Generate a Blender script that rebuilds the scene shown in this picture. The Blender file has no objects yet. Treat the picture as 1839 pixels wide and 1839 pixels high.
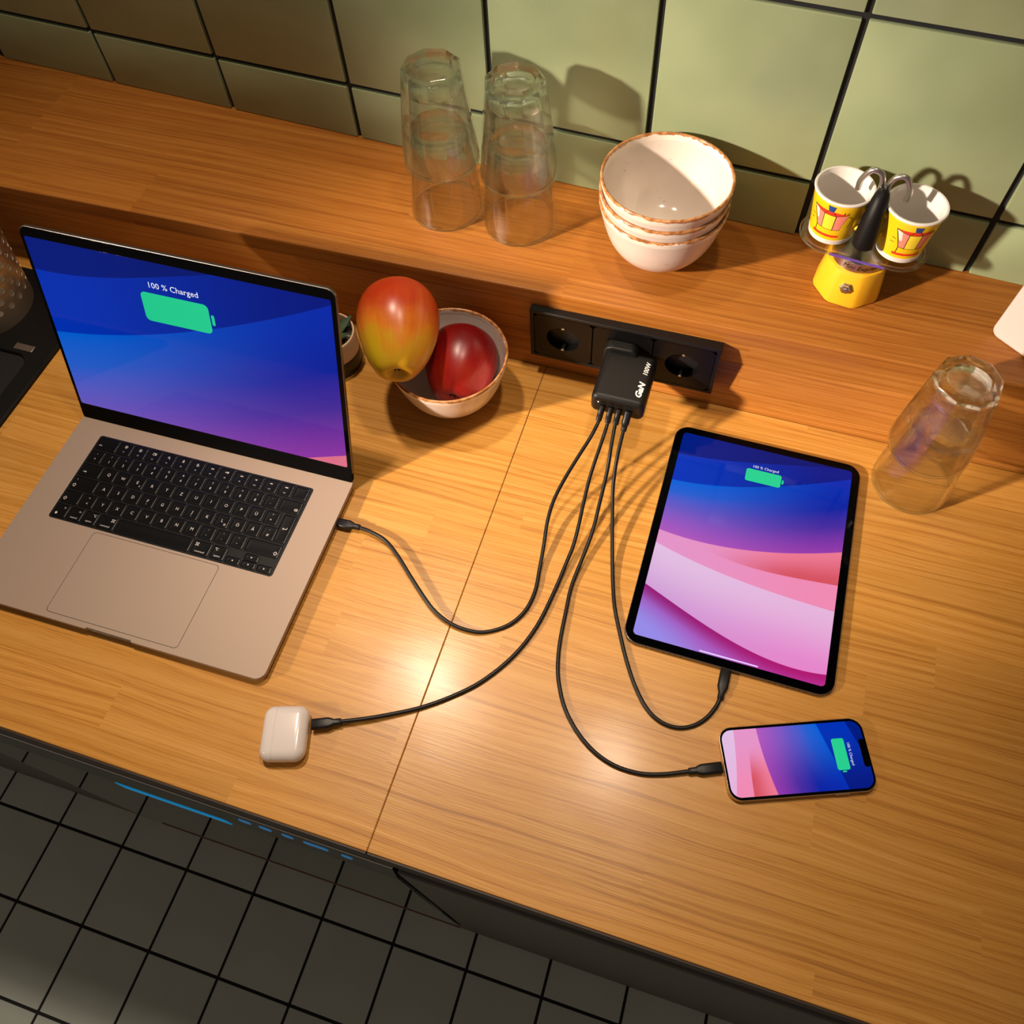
import bpy, math, random
import numpy as np
from mathutils import Matrix, Vector
random.seed(7)
C = bpy.context.scene.collection
PI = math.pi
def S(r, g, b, a=1.0):                       # sRGB 0-255 -> linear
    f = lambda c: (c/255/12.92) if c/255 <= 0.04045 else ((c/255+0.055)/1.055)**2.4
    return (f(r), f(g), f(b), a)

# ------------------------------------------------------------------ camera, light, exposure
CAM_ROT = ((0.955988, -0.23567, 0.174775), (0.292423, 0.814011, -0.501872), (-0.023993, 0.530892, 0.8471))
cam = bpy.data.cameras.new('camera'); camo = bpy.data.objects.new('camera', cam); C.objects.link(camo)
M = Matrix(CAM_ROT).to_4x4(); M.translation = Vector((0.0, -0.64979, 0.85937)); camo.matrix_world = M
cam.sensor_width = 36; cam.lens = 1543.81/1839*36
cam.shift_x = -(947.84-919.5)/1839; cam.shift_y = (826.48-919.5)/1839
cam.clip_start = 0.01
bpy.context.scene.camera = camo
vs = bpy.context.scene.view_settings
vs.view_transform = 'Standard'; vs.look = 'None'; vs.gamma = 1.0; vs.use_curve_mapping = False; vs.exposure = 0.0
w = bpy.data.worlds.new('room_light'); bpy.context.scene.world = w; w.use_nodes = True
w.node_tree.nodes['Background'].inputs[0].default_value = (1.0, 0.78, 0.60, 1)
w.node_tree.nodes['Background'].inputs[1].default_value = 0.13
def area(name, loc, target, size, power, col, shape='DISK'):
    l = bpy.data.lights.new(name, 'AREA'); l.shape = shape; l.size = size; l.energy = power; l.color = col
    o = bpy.data.objects.new(name, l); C.objects.link(o); o.location = loc
    o.rotation_euler = (Vector(target)-Vector(loc)).to_track_quat('-Z', 'Y').to_euler()
    return o
def spot(name, loc, target, radius, power, col, cone, blend):
    l = bpy.data.lights.new(name, 'SPOT'); l.shadow_soft_size = radius; l.energy = power; l.color = col
    l.spot_size = math.radians(cone); l.spot_blend = blend
    o = bpy.data.objects.new(name, l); C.objects.link(o); o.location = loc
    o.rotation_euler = (Vector(target)-Vector(loc)).to_track_quat('-Z', 'Y').to_euler()
    return o
spot('standing_lamp', (-2.13, -1.78, 1.32), (0.0, 0.03, 0.13), 0.075, 800, (1.0, 0.82, 0.67), 19, 1.0)
spot('ceiling_spot', (-0.555, 0.0, 1.60), (-0.62, -0.55, 0), 0.045, 66, (1.0, 0.81, 0.63), 80, 1.0)
spot('ceiling_spot', (0.0, -0.07, 1.60), (-0.13, -0.40, 0), 0.045, 33, (1.0, 0.81, 0.63), 58, 1.0)

# ------------------------------------------------------------------ node helpers
class G:
    def __init__(s, name):
        s.m = bpy.data.materials.new(name); s.m.use_nodes = True
        s.t = s.m.node_tree; s.n = s.t.nodes; s.b = s.n['Principled BSDF']
    def new(s, k, **kw):
        x = s.n.new(k)
        for a, v in kw.items(): setattr(x, a, v)
        return x
    def put(s, sock, v):
        if isinstance(v, bpy.types.NodeSocket): s.t.links.new(v, sock)
        elif v is not None: sock.default_value = v
    def math(s, op, a, b=None, c=None, clamp=False):
        x = s.new('ShaderNodeMath', operation=op, use_clamp=clamp)
        for i, v in enumerate((a, b, c)): s.put(x.inputs[i], v)
        return x.outputs[0]
    def add(s, a, b): return s.math('ADD', a, b)
    def sub(s, a, b): return s.math('SUBTRACT', a, b)
    def mul(s, a, b): return s.math('MULTIPLY', a, b)
    def mix(s, f, a, b, mode='MIX'):
        x = s.new('ShaderNodeMix', data_type='RGBA', blend_type=mode)
        s.put(x.inputs[0], f); s.put(x.inputs[6], a); s.put(x.inputs[7], b); return x.outputs[2]
    def obj(s):
        x = s.new('ShaderNodeTexCoord'); y = s.new('ShaderNodeSeparateXYZ'); s.put(y.inputs[0], x.outputs['Object'])
        return x.outputs['Object'], y.outputs[0], y.outputs[1], y.outputs[2]
    def xyz(s, x, y, z):
        c = s.new('ShaderNodeCombineXYZ')
        for i, v in enumerate((x, y, z)): s.put(c.inputs[i], v)
        return c.outputs[0]
    def noise(s, vec, scale, detail=3.0, rough=0.55, dist=0.0):
        x = s.new('ShaderNodeTexNoise'); s.put(x.inputs['Vector'], vec)
        x.inputs['Scale'].default_value = scale; x.inputs['Detail'].default_value = detail
        x.inputs['Roughness'].default_value = rough; x.inputs['Distortion'].default_value = dist
        return x.outputs['Fac']
    def smooth(s, v, a, b, lo=0.0, hi=1.0):
        x = s.new('ShaderNodeMapRange', interpolation_type='SMOOTHSTEP'); s.put(x.inputs[0], v)
        for i, q in zip((1, 2, 3, 4), (a, b, lo, hi)): s.put(x.inputs[i], q)
        return x.outputs[0]
    def ramp(s, v, stops):
        x = s.new('ShaderNodeValToRGB'); s.put(x.inputs[0], v); e = x.color_ramp.elements
        e[0].position, e[0].color = stops[0]; e[1].position, e[1].color = stops[-1]
        for p, c in stops[1:-1]:
            q = e.new(p); q.color = c
        return x.outputs[0]
    def bump(s, h, dist, strength=1.0):
        x = s.new('ShaderNodeBump'); s.put(x.inputs['Height'], h); x.inputs['Distance'].default_value = dist
        x.inputs['Strength'].default_value = strength; s.t.links.new(x.outputs[0], s.b.inputs['Normal'])
    def set(s, **kw):
        names = dict(color='Base Color', rough='Roughness', metal='Metallic', trans='Transmission Weight', ior='IOR',
                     spec='Specular IOR Level', coat='Coat Weight', coatr='Coat Roughness', emit='Emission Color', es='Emission Strength',
                     sss='Subsurface Weight', sssr='Subsurface Radius', ssss='Subsurface Scale')
        for k, v in kw.items(): s.put(s.b.inputs[names[k]], v)
        return s
def flat(name, col, rough=0.5, **kw):
    g = G(name).set(color=col, rough=rough, **kw); return g.m

# ------------------------------------------------------------------ materials
def wood(name, light, mid, dark, stave=0.046, seed=0.0, fig=1.0, rough=0.36, coat=0.0):
    g = G(name); co, x, y, z = g.obj()
    wv = g.add(y, z)                                         # across the grain (works for top and face)
    sidx = g.math('FLOOR', g.math('DIVIDE', g.add(wv, 5.0+seed), stave))
    wn = g.new('ShaderNodeTexWhiteNoise', noise_dimensions='1D'); g.put(wn.inputs['W'], sidx)
    xo = g.add(x, g.mul(wn.outputs['Value'], 3.0))
    eidx = g.math('FLOOR', g.math('DIVIDE', g.add(xo, 9.0), 0.55))
    wn2 = g.new('ShaderNodeTexWhiteNoise', noise_dimensions='2D'); g.put(wn2.inputs['Vector'], g.xyz(sidx, eidx, 0.0))
    tone = wn2.outputs['Value']
    xs = g.add(x, g.mul(tone, 2.0))
    warp = g.noise(g.xyz(g.mul(xs, 2.6), g.mul(wv, 9.0), tone), 1.0, 2.0)
    wq = g.add(wv, g.mul(warp, 0.045*fig))
    rings = g.noise(g.xyz(g.mul(xs, 1.3), g.mul(wq, 190.0), g.mul(tone, 9.0)), 1.0, 3.0, 0.6)
    fine = g.noise(g.xyz(g.mul(xs, 9.0), g.mul(wq, 900.0), tone), 1.0, 2.0, 0.6)
    pores = g.noise(g.xyz(g.mul(xs, 26.0), g.mul(wq, 640.0), tone), 1.0, 2.0)
    v = g.add(g.mul(rings, 0.56), g.mul(fine, 0.44))
    base = g.ramp(v, [(0.30, dark), (0.47, mid), (0.66, light)])
    base = g.mix(g.smooth(pores, 0.58, 0.74, 0.0, 0.42), base, dark)
    tn = g.smooth(tone, 0.0, 1.0, 0.945, 1.05)
    tm = g.new('ShaderNodeCombineColor'); [g.put(tm.inputs[i], tn) for i in range(3)]
    col = g.mix(1.0, base, tm.outputs[0], 'MULTIPLY')
    blot = g.noise(co, 9.0, 2.0)
    rr = g.smooth(blot, 0.3, 0.7, rough-0.03, rough+0.05)
    g.set(color=col, rough=rr, spec=0.32, coat=coat, coatr=0.17)
    g.bump(g.add(g.mul(fine, 0.7), g.mul(pores, 0.5)), 0.00035, 0.35)
    return g.m
M_TOP = wood('oak_worktop', S(213, 159, 82), S(198, 140, 61), S(156, 99, 37), 0.046, 0.3, 0.6, 0.31, 0.11)
M_LEDGE = wood('oak_ledge', S(180, 119, 51), S(160, 97, 35), S(118, 66, 21), 0.30, 1.7, 0.25, 0.38)
M_SPLASH = wood('oak_splashback', S(200, 138, 66), S(180, 114, 46), S(136, 80, 28), 0.30, 4.1, 0.25, 0.38)
M_EDGE = flat('dark_front_strip', S(52, 36, 28), 0.5)  # dark brown of the strip laid over the worktop's front face
M_SEAM = flat('seam_filler', S(110, 66, 28), 0.7)
M_BLACK = flat('satin_black_plastic', S(15, 14, 14), 0.42, spec=0.3)
M_BLACK2 = flat('black_plastic_insert', S(11, 10, 10), 0.4, spec=0.2)
M_DEEP = flat('black_recess', S(7, 7, 8), 0.6)
M_CABLE = flat('black_cable_rubber', S(18, 16, 16), 0.42, spec=0.35)
M_CHG = flat('charger_black', S(16, 15, 14), 0.46, spec=0.35)
M_STEEL = flat('brushed_steel', S(200, 195, 190), 0.28, metal=1.0)
M_CHROME = flat('polished_chrome', S(215, 212, 208), 0.12, metal=1.0)
M_ALU = flat('silver_aluminium', S(168, 148, 131), 0.55, metal=0.3, spec=0.3)
M_ALU2 = flat('grey_aluminium_edge', S(120, 112, 108), 0.35, metal=0.9)
M_GOLD = flat('pale_gold_metal', S(225, 200, 170), 0.22, metal=1.0)
M_GLASSBLK = flat('black_cover_glass', S(3, 3, 4), 0.08, spec=0.10)
M_KEY = flat('black_keycap', S(7, 7, 8), 0.34, spec=0.22)
M_WELL = flat('keyboard_black', S(6, 6, 7), 0.45, spec=0.3)
M_WHITE_INK = flat('white_print', S(235, 232, 228), 0.6)
M_KEY_INK = flat('keycap_print', S(205, 200, 195), 0.6)
M_WHITEP = flat('glossy_white_plastic', S(220, 211, 206), 0.18, coat=0.3)
M_WHITEB = flat('white_lacquer', S(200, 188, 180), 0.4)
M_CERAMIC = flat('white_glazed_china', S(226, 219, 212), 0.12)
M_TILE = None
def tile_mat():
    g = G('sage_glazed_tile'); co, x, y, z = g.obj()
    n = g.noise(co, 7.0, 2.0); n2 = g.noise(co, 40.0, 1.0)
    g.set(color=g.mix(g.smooth(n, 0.3, 0.7), S(144, 158, 120), S(158, 171, 132)), rough=0.27, spec=0.5)
    g.bump(g.add(n, g.mul(n2, 0.2)), 0.0022, 0.5); return g.m
M_TILE = tile_mat()
def floor_mat():
    g = G('grey_green_floor_tile'); co, x, y, z = g.obj()
    g.set(color=g.mix(g.smooth(g.noise(co, 5.0, 3.0), 0.3, 0.7), S(178, 188, 180), S(188, 198, 190)), rough=0.45); return g.m
M_FLOOR = floor_mat()
M_GROUT = flat('black_grout', S(22, 23, 25), 0.8)
M_OVENGLASS = flat('oven_black_glass', S(8, 9, 10), 0.05)
M_OVENBLK = flat('oven_black_enamel', S(13, 15, 18), 0.3)
M_BROWNTRIM = flat('brown_metal_trim', S(120, 92, 72), 0.5, metal=0.5)
M_CHIN = flat('matte_black_hinge_cover', S(7, 7, 8), 0.6, spec=0.05)
M_BASKET = flat('satin_steel', S(222, 205, 182), 0.38, metal=0.85)
M_SINK = flat('black_composite', S(11, 11, 11), 0.5, spec=0.25)
M_CYAN = flat('blue_light', S(0, 90, 130), 0.5, emit=S(0, 120, 170), es=0.7)
M_ICON = flat('blue_symbol_light', S(20, 60, 90), 0.5, emit=S(40, 105, 150), es=0.6)
M_CAB = flat('grey_cabinet_front', S(92, 90, 84), 0.5)
def thin_glass(name, ior, lo, hi, tint, a=0.45, b=0.97):
    g = G(name); g.n.remove(g.b)
    gl = g.new('ShaderNodeBsdfGlass'); gl.inputs['IOR'].default_value = ior; gl.inputs['Roughness'].default_value = 0.0; gl.inputs['Color'].default_value = tint
    tr = g.new('ShaderNodeBsdfTransparent'); tr.inputs['Color'].default_value = (0.985, 0.99, 0.98, 1)
    rf = g.new('ShaderNodeBsdfGlossy'); rf.inputs['Roughness'].default_value = 0.02
    lw = g.new('ShaderNodeLayerWeight'); lw.inputs['Blend'].default_value = 0.5
    m1 = g.new('ShaderNodeMixShader'); g.put(m1.inputs[0], g.add(0.035, g.mul(0.5, g.math('POWER', lw.outputs['Facing'], 5.0)))); g.t.links.new(tr.outputs[0], m1.inputs[1]); g.t.links.new(rf.outputs[0], m1.inputs[2])
    mx = g.new('ShaderNodeMixShader'); g.put(mx.inputs[0], g.smooth(lw.outputs['Facing'], a, b, lo, hi))
    g.t.links.new(m1.outputs[0], mx.inputs[1]); g.t.links.new(gl.outputs[0], mx.inputs[2])
    g.t.links.new(mx.outputs[0], g.n['Material Output'].inputs['Surface']); return g.m
M_GLASS = thin_glass('clear_glass', 1.5, 0.20, 1.0, (1.0, 1.0, 0.99, 1), 0.40, 0.96)
M_GLASS2 = thin_glass('thick_glass_base', 1.5, 0.75, 1.0, (0.97, 1.0, 0.97, 1))
M_TRAY = thin_glass('clear_acrylic', 1.45, 0.45, 1.0, (0.98, 0.98, 0.98, 1))
M_PURPLE = G('purple_acrylic_edge').set(color=S(120, 90, 190), rough=0.1, trans=0.4, ior=1.3).m
M_YELLOW = flat('yellow_enamel', S(242, 184, 36), 0.36)
M_CUPY = flat('yellow_glaze', S(238, 198, 26), 0.16)
M_RED = flat('red_print', S(222, 58, 34), 0.2)
M_PINK = flat('salmon_print', S(236, 140, 120), 0.2)
M_LYEL = flat('lemon_print', S(244, 218, 60), 0.2)
M_BLUE = flat('blue_print', S(24, 70, 140), 0.2)
M_INK = flat('black_print', S(20, 18, 16), 0.3)
M_RUBBER = flat('matte_black_handle', S(11, 10, 10), 0.5, spec=0.25)
M_LEAF = flat('succulent_green', S(58, 84, 62), 0.45)
M_SOIL = flat('dark_gravel', S(48, 38, 30), 0.9)
M_STONE = flat('pale_gravel', S(150, 135, 112), 0.85)
M_POTC = flat('cream_stoneware', S(196, 170, 138), 0.4)
M_POTB = flat('black_stoneware', S(20, 18, 17), 0.45)
M_LED = flat('white_led', S(255, 255, 255), 0.4, emit=(1, 0.95, 1, 1), es=2.0)
M_STEM = flat('brown_stalk', S(46, 30, 20), 0.8)
def bowl_mats(rimz):
    g = G('speckled_stoneware'); co, x, y, z = g.obj()
    v = g.new('ShaderNodeTexVoronoi'); g.put(v.inputs['Vector'], co); v.inputs['Scale'].default_value = 190.0
    wn = g.noise(co, 60.0, 1.0)
    sp = g.mul(g.smooth(v.outputs['Distance'], 0.10, 0.16, 1.0, 0.0), g.smooth(wn, 0.60, 0.66))
    base = g.mix(g.smooth(g.noise(co, 22.0, 2.0), 0.3, 0.7), S(216, 202, 190), S(224, 211, 200))
    g.set(color=g.mix(g.mul(sp, 0.75), base, S(110, 84, 60)), rough=0.14)
    h = G('brown_glaze_rim'); co, x, y, z = h.obj()
    n = h.noise(co, 90.0, 3.0, 0.65); big = h.noise(co, 18.0, 1.0)
    lim = h.add(h.mul(h.sub(n, 0.5), 0.009), h.smooth(big, 0.45, 0.65, 0.0, -0.0018))
    f = h.smooth(z, h.add(rimz-0.0022, lim), h.add(rimz-0.0012, lim))
    brown = h.mix(h.smooth(h.noise(co, 130.0, 2.0), 0.35, 0.65), S(150, 92, 44), S(196, 140, 88))
    h.set(color=h.mix(f, S(236, 225, 210), brown), rough=0.25)
    return g.m, h.m
BOWL_H = 0.084
M_BOWL, M_RIM = bowl_mats(BOWL_H)
def apple_mat(name, yellow, blush, red, mixlo, mixhi, seed, lean=0.0):
    g = G(name); co, x, y, z = g.obj()
    ang = g.math('ARCTAN2', y, x)
    st = g.noise(g.xyz(g.mul(g.math('COSINE', ang), 3.4), g.mul(g.math('SINE', ang), 3.4), g.add(g.mul(z, 7.0), seed)), 2.2, 4.0, 0.6)
    st2 = g.noise(g.xyz(g.mul(g.math('COSINE', ang), 14.0), g.mul(g.math('SINE', ang), 14.0), g.add(g.mul(z, 9.0), seed)), 2.4, 2.0)
    hgt = g.smooth(z, -0.05, 0.06)
    blob = g.noise(co, 26.0, 2.0)
    spk = g.noise(co, 420.0, 2.0, 0.7)
    f = g.add(g.add(g.mul(st, 0.40), g.mul(hgt, 0.85)), g.add(g.mul(g.sub(st2, 0.5), 0.16), g.add(g.mul(g.sub(blob, 0.5), 0.75), g.add(g.mul(x, lean), g.mul(g.sub(spk, 0.5), 0.22)))))
    c = g.ramp(g.smooth(f, mixlo, mixhi), [(0.0, yellow), (0.45, blush), (1.0, red)])
    dots = g.new('ShaderNodeTexVoronoi'); g.put(dots.inputs['Vector'], co); dots.inputs['Scale'].default_value = 260.0
    c = g.mix(g.smooth(dots.outputs['Distance'], 0.05, 0.14, 0.35, 0.0), c, yellow)
    g.set(color=c, rough=0.32, spec=0.5)
    return g.m
M_APPLE1 = apple_mat('yellow_red_apple_skin', S(198, 170, 30), S(214, 122, 30), S(182, 54, 20), 0.02, 1.10, 3.0, 3.5)
M_APPLE2 = apple_mat('dark_red_apple_skin', S(176, 50, 22), S(160, 22, 18), S(112, 8, 12), -0.1, 0.95, 8.0)
M_CALYX = flat('apple_calyx', S(42, 36, 16), 0.8)

# ------------------------------------------------------------------ mesh helpers
def mesh(name, V, F, mat, parent=None, smooth=None, M4=None):
    me = bpy.data.meshes.new(name); me.from_pydata([tuple(v) for v in V], [], [tuple(f) for f in F]); me.validate(); me.update()
    me.materials.append(mat)
    if smooth is not None:
        me.shade_smooth()
        if smooth < 179:
            me.set_sharp_from_angle(angle=math.radians(smooth))
            for p in me.polygons:
                if p.loop_total > 6: p.use_smooth = False
    return link(name, me, parent, M4)
def link(name, me, parent=None, M4=None):
    o = bpy.data.objects.new(name, me); C.objects.link(o)
    if parent is not None: o.parent = parent
    if M4 is not None: o.matrix_local = M4
    return o
def thing(name, label, cat, loc=(0, 0, 0), rz=0.0, group=None, M4=None):
    o = bpy.data.objects.new(name, None); C.objects.link(o); o.empty_display_size = 0.02
    if M4 is not None: o.matrix_world = M4
    else: o.location = loc; o.rotation_euler = (0, 0, rz)
    return tag(o, label, cat, group)
def tag(o, label, cat, group=None):
    o['label'] = label; o['category'] = cat
    if group: o['group'] = group
    return o
def struct(o): o['kind'] = 'structure'; return o
def copy_tree(o, loc, label, group=None):
    r = o.copy(); C.objects.link(r); r.location = loc; r['label'] = label
    if group: r['group'] = group
    for ch in list(o.children):
        c = ch.copy(); C.objects.link(c); c.parent = r; c.matrix_local = ch.matrix_local.copy()
        for gch in list(ch.children):
            q = gch.copy(); C.objects.link(q); q.parent = c; q.matrix_local = gch.matrix_local.copy()
    return r
def loft(rings, caps=(True, True), closed=True):
    V = []; F = []; n = len(rings[0])
    for r in rings: V += [tuple(p) for p in r]
    for i in range(len(rings)-1):
        for j in range(n if closed else n-1):
            a, b = i*n+j, i*n+(j+1) % n
            F.append((a, b, b+n, a+n))
    if caps[0]: F.append(tuple(range(n-1, -1, -1)))
    if caps[1]: k = (len(rings)-1)*n; F.append(tuple(range(k, k+n)))
    return V, F
def rr(w, d, r, n=5, cx=0, cy=0):
    r = max(min(r, w/2-1e-6, d/2-1e-6), 1e-5); P = []
    for (sx, sy, a0) in ((1, -1, -PI/2), (1, 1, 0), (-1, 1, PI/2), (-1, -1, PI)):
        for k in range(n+1):
            a = a0+PI/2*k/n; P.append((cx+sx*(w/2-r)+r*math.cos(a), cy+sy*(d/2-r)+r*math.sin(a)))
    return P
def slab_vf(w, d, r, z0, z1, bev=0.001, n=5, cx=0, cy=0, bn=3, bot=None):
    bot = bev if bot is None else bot
    R_ = []
    for k in range(bn+1):
        a = PI/2*k/bn; i = bot*(1-math.sin(a)); R_.append((i, z0+bot*(1-math.cos(a))))
    for k in range(bn+1):
        a = PI/2*k/bn; R_.append((bev*(1-math.cos(a)), z1-bev*(1-math.sin(a))))
    rings = []
    for i, z in R_: rings.append([(x, y, z) for x, y in rr(w-2*i, d-2*i, max(r-i, 1e-4), n, cx, cy)])
    return loft(rings)
def slab(name, w, d, r, z0, z1, mat, parent=None, bev=0.001, n=5, cx=0, cy=0, M4=None, bn=3, bot=None):
    V, F = slab_vf(w, d, r, z0, z1, bev, n, cx, cy, bn, bot)
    o = mesh(name, V, F, mat, parent, 40, M4)
    side = [p for p in o.data.polygons if p.loop_total == 4]
    lim = 0.3*max(p.area for p in side)
    for p in side:
        if p.area > lim and p.area > 1e-6: p.use_smooth = False      # broad faces stay truly flat
    return o
def box(name, lo, hi, mat, parent=None, bev=0.0015, M4=None):
    w, d = hi[0]-lo[0], hi[1]-lo[1]
    return slab(name, w, d, bev, lo[2], hi[2], mat, parent, bev, 2, (lo[0]+hi[0])/2, (lo[1]+hi[1])/2, M4, 2)
def lathe_vf(prof, n=64, mod=None, caps=True):
    rings = []
    for r, z in prof:
        rings.append([((mod(r, z, 2*PI*k/n) if mod else r)*math.cos(2*PI*k/n), (mod(r, z, 2*PI*k/n) if mod else r)*math.sin(2*PI*k/n), z) for k in range(n)])
    return loft(rings, (caps and prof[0][0] > 1e-4, caps and prof[-1][0] > 1e-4))
def lathe(name, prof, mat, parent=None, n=64, smooth=40, M4=None, mod=None):
    prof = [(max(r, 1e-5), z) for r, z in prof]
    V, F = lathe_vf(prof, n, mod, False); return mesh(name, V, F, mat, parent, smooth, M4)
def spline(P, k=8):
    P = [Vector(p) for p in P]; Q = [P[0]*2-P[1]]+P+[P[-1]*2-P[-2]]; out = []
    for i in range(1, len(Q)-2):
        a, b, c, d = Q[i-1], Q[i], Q[i+1], Q[i+2]
        for j in range(k):
            t = j/k
            out.append(0.5*((2*b)+(c-a)*t+(2*a-5*b+4*c-d)*t*t+(3*b-a-3*c+d)*t**3))
    out.append(P[-1]); return out
def frames(P):
    T = [(P[min(i+1, len(P)-1)]-P[max(i-1, 0)]).normalized() for i in range(len(P))]
    up = Vector((0, 0, 1)) if abs(T[0].z) < 0.9 else Vector((1, 0, 0)); N = []
    for t in T:
        n = up-t*up.dot(t); n.normalize(); N.append(n); up = n
    return T, N
def tube_vf(P, r, n=10):
    P = [Vector(p) for p in P]; T, N = frames(P); rings = []
    for i, p in enumerate(P):
        b = T[i].cross(N[i]); q = r(i/(len(P)-1)) if callable(r) else r
        rings.append([tuple(p+N[i]*q*math.cos(2*PI*k/n)+b*q*math.sin(2*PI*k/n)) for k in range(n)])
    return loft(rings)
def tube(name, P, r, mat, parent=None, n=10, M4=None):
    V, F = tube_vf(P, r, n); return mesh(name, V, F, mat, parent, 60, M4)
def offset(P, d):
    n = len(P); out = []
    for i in range(n):
        a, b, c = Vector(P[i-1]), Vector(P[i]), Vector(P[(i+1) % n])
        e1 = (b-a).normalized(); e2 = (c-b).normalized()
        n1 = Vector((-e1.y, e1.x)); n2 = Vector((-e2.y, e2.x)); m = n1+n2
        m = m/max(m.dot(n1), 0.35) if m.length > 1e-6 else n1
        out.append((b.x+m.x*d, b.y+m.y*d))
    return out
_tc = {}
def text_vf(s, size, bold=0.0):
    """flat triangulated lettering centred on the origin (x right, y up)"""
    key = (s, size, bold)
    if key not in _tc:
        cu = bpy.data.curves.new('t', 'FONT'); cu.body = s; cu.size = size; cu.align_x = 'CENTER'; cu.resolution_u = 2; cu.offset = bold
        o = bpy.data.objects.new('t', cu); C.objects.link(o)
        dg = bpy.context.evaluated_depsgraph_get(); me = bpy.data.meshes.new_from_object(o.evaluated_get(dg))
        V = [tuple(v.co) for v in me.vertices]; F = [tuple(p.vertices) for p in me.polygons]
        bpy.data.objects.remove(o); bpy.data.curves.remove(cu); bpy.data.meshes.remove(me)
        ys = [v[1] for v in V] or [0]; cy = (max(ys)+min(ys))/2
        _tc[key] = ([(v[0], v[1]-cy, 0) for v in V], F)
    return _tc[key]
def text_obj(name, s, size, mat, parent, M4=None, shear=0.0, bold=0.0, sx=1.0):
    V, F = text_vf(s, size, bold)
    V = [((v[0]+shear*v[1])*sx, v[1], v[2]) for v in V]
    return mesh(name, V, F, mat, parent, None, M4)
def join(parts):
    V, F = [], []
    for (v, f) in parts:
        k = len(V); V += list(v); F += [tuple(i+k for i in q) for q in f]
    return V, F
def moved(vf, dx=0, dy=0, dz=0): return [(v[0]+dx, v[1]+dy, v[2]+dz) for v in vf[0]], vf[1]
def T4(x, y, z): return Matrix.Translation((x, y, z))
def R4(ang, ax): return Matrix.Rotation(ang, 4, ax)
def basis(X, Y, Z, o): return Matrix(((X[0], Y[0], Z[0], o[0]), (X[1], Y[1], Z[1], o[1]), (X[2], Y[2], Z[2], o[2]), (0, 0, 0, 1)))

# ------------------------------------------------------------------ room: worktops, ledge, tiled wall, floor
FY = -0.5893; SEAM = -0.1956; LZ = 0.1378; LE = 0.0176
def ly(x): return LE*x                        # front edge of the ledge
def wy(x): return 0.1550-0.0510*(x-0.2529)    # tiled wall
def prism_quad(name, pts, z0, z1, mat, parent=None, b=0.0008):
    P = offset(pts, 0); I = offset(pts, b)
    rings = [[(x, y, z0) for x, y in P], [(x, y, z1-b) for x, y in P], [(x, y, z1) for x, y in I]]
    V, F = loft(rings); return mesh(name, V, F, mat, parent, 20)
t = tag(prism_quad('worktop', [(-1.5, FY), (SEAM-0.0004, FY), (SEAM-0.0004, 0), (-1.5, 0)], -0.04, 0, M_TOP, None, 0.0006),
        'oak worktop half under the laptop and the earbud case', 'worktop')
box('front_strip', (-1.5, FY-0.0022, -0.04), (SEAM-0.0006, FY-0.0002, -0.0012), M_EDGE, t, 0.0004)  # thin dark strip laid over the oak front face
t = tag(prism_quad('worktop', [(SEAM+0.0004, FY), (1.0, FY), (1.0, 0), (SEAM+0.0004, 0)], -0.04, 0, M_TOP, None, 0.0006),
        'oak worktop half under the tablet and the phone', 'worktop')
box('front_strip', (SEAM+0.0006, FY-0.0022, -0.04), (1.0, FY-0.0002, -0.0012), M_EDGE, t, 0.0004)  # same dark strip on the other half
box('joint', (SEAM-0.0004, FY+0.001, -0.03), (SEAM+0.0004, -0.001, -0.0009), M_SEAM, t, 0.0001)
V = []; xs = (-1.5, 1.0)
for x in xs:
    V += [(x, 0.0, 0.0), (x, ly(x), LZ-0.022), (x, ly(x)+0.03, LZ-0.022), (x, 0.04, 0.0)]
tag(mesh('splashback_board', V, [(0, 4, 5, 1), (1, 5, 6, 2), (2, 6, 7, 3), (3, 7, 4, 0), (0, 1, 2, 3), (7, 6, 5, 4)], M_SPLASH),
    'oak splashback board rising behind the worktop, carrying the black sockets', 'board')
rg = []
for x in (-1.5, 1.0):
    y0 = ly(x); y1 = wy(x)+0.004
    rg.append([(x, y0, LZ-0.022)] + [(x, y0+0.002*(1-math.cos(a)), LZ-0.002*(1-math.sin(a))) for a in (0, PI/8, PI/4, 3*PI/8, PI/2)] + [(x, y1, LZ), (x, y1, LZ-0.022)])
V, F = loft(rg); tag(mesh('ledge_board', V, F, M_LEDGE, None, 50), 'oak ledge board behind the worktop holding bowls, glasses and coffee maker', 'shelf')
# tiled wall
ta = math.atan(-0.0510)
wall = struct(mesh('wall_back', *loft([[(x, y, z) for x, y in ((-1.7, wy(-1.7)+0.0025), (1.1, wy(1.1)+0.0025), (1.1, wy(1.1)+0.12), (-1.7, wy(-1.7)+0.12))] for z in (-0.9, 1.5)]), M_GROUT))
TS = 0.1893; GR = 0.0062
tv, tf = slab_vf(TS-GR, TS-GR, 0.0012, 0, 0.007, 0.0012, 2, 0, 0, 2)
tm = bpy.data.meshes.new('tile'); tm.from_pydata(tv, [], tf); tm.materials.append(M_TILE); tm.shade_smooth(); tm.set_sharp_from_angle(angle=0.6)
TX = 0.2529; TZ = 0.2136
for i in range(-7, 3):
    for j in range(0, 3):
        xc = TX+(i+0.5)*TS; zc = TZ+(j+0.5)*TS
        a = random.uniform(-0.004, 0.004); b = random.uniform(-0.004, 0.004)
        Mx = T4(xc, wy(xc)+0.005, zc) @ R4(ta, 'Z') @ R4(PI/2+a, 'X') @ R4(b, 'Y')
        link('tile', tm, wall, Mx)
cut = TZ-GR/2-LZ-0.0006                                     # bottom course is cut to fit the ledge
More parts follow.
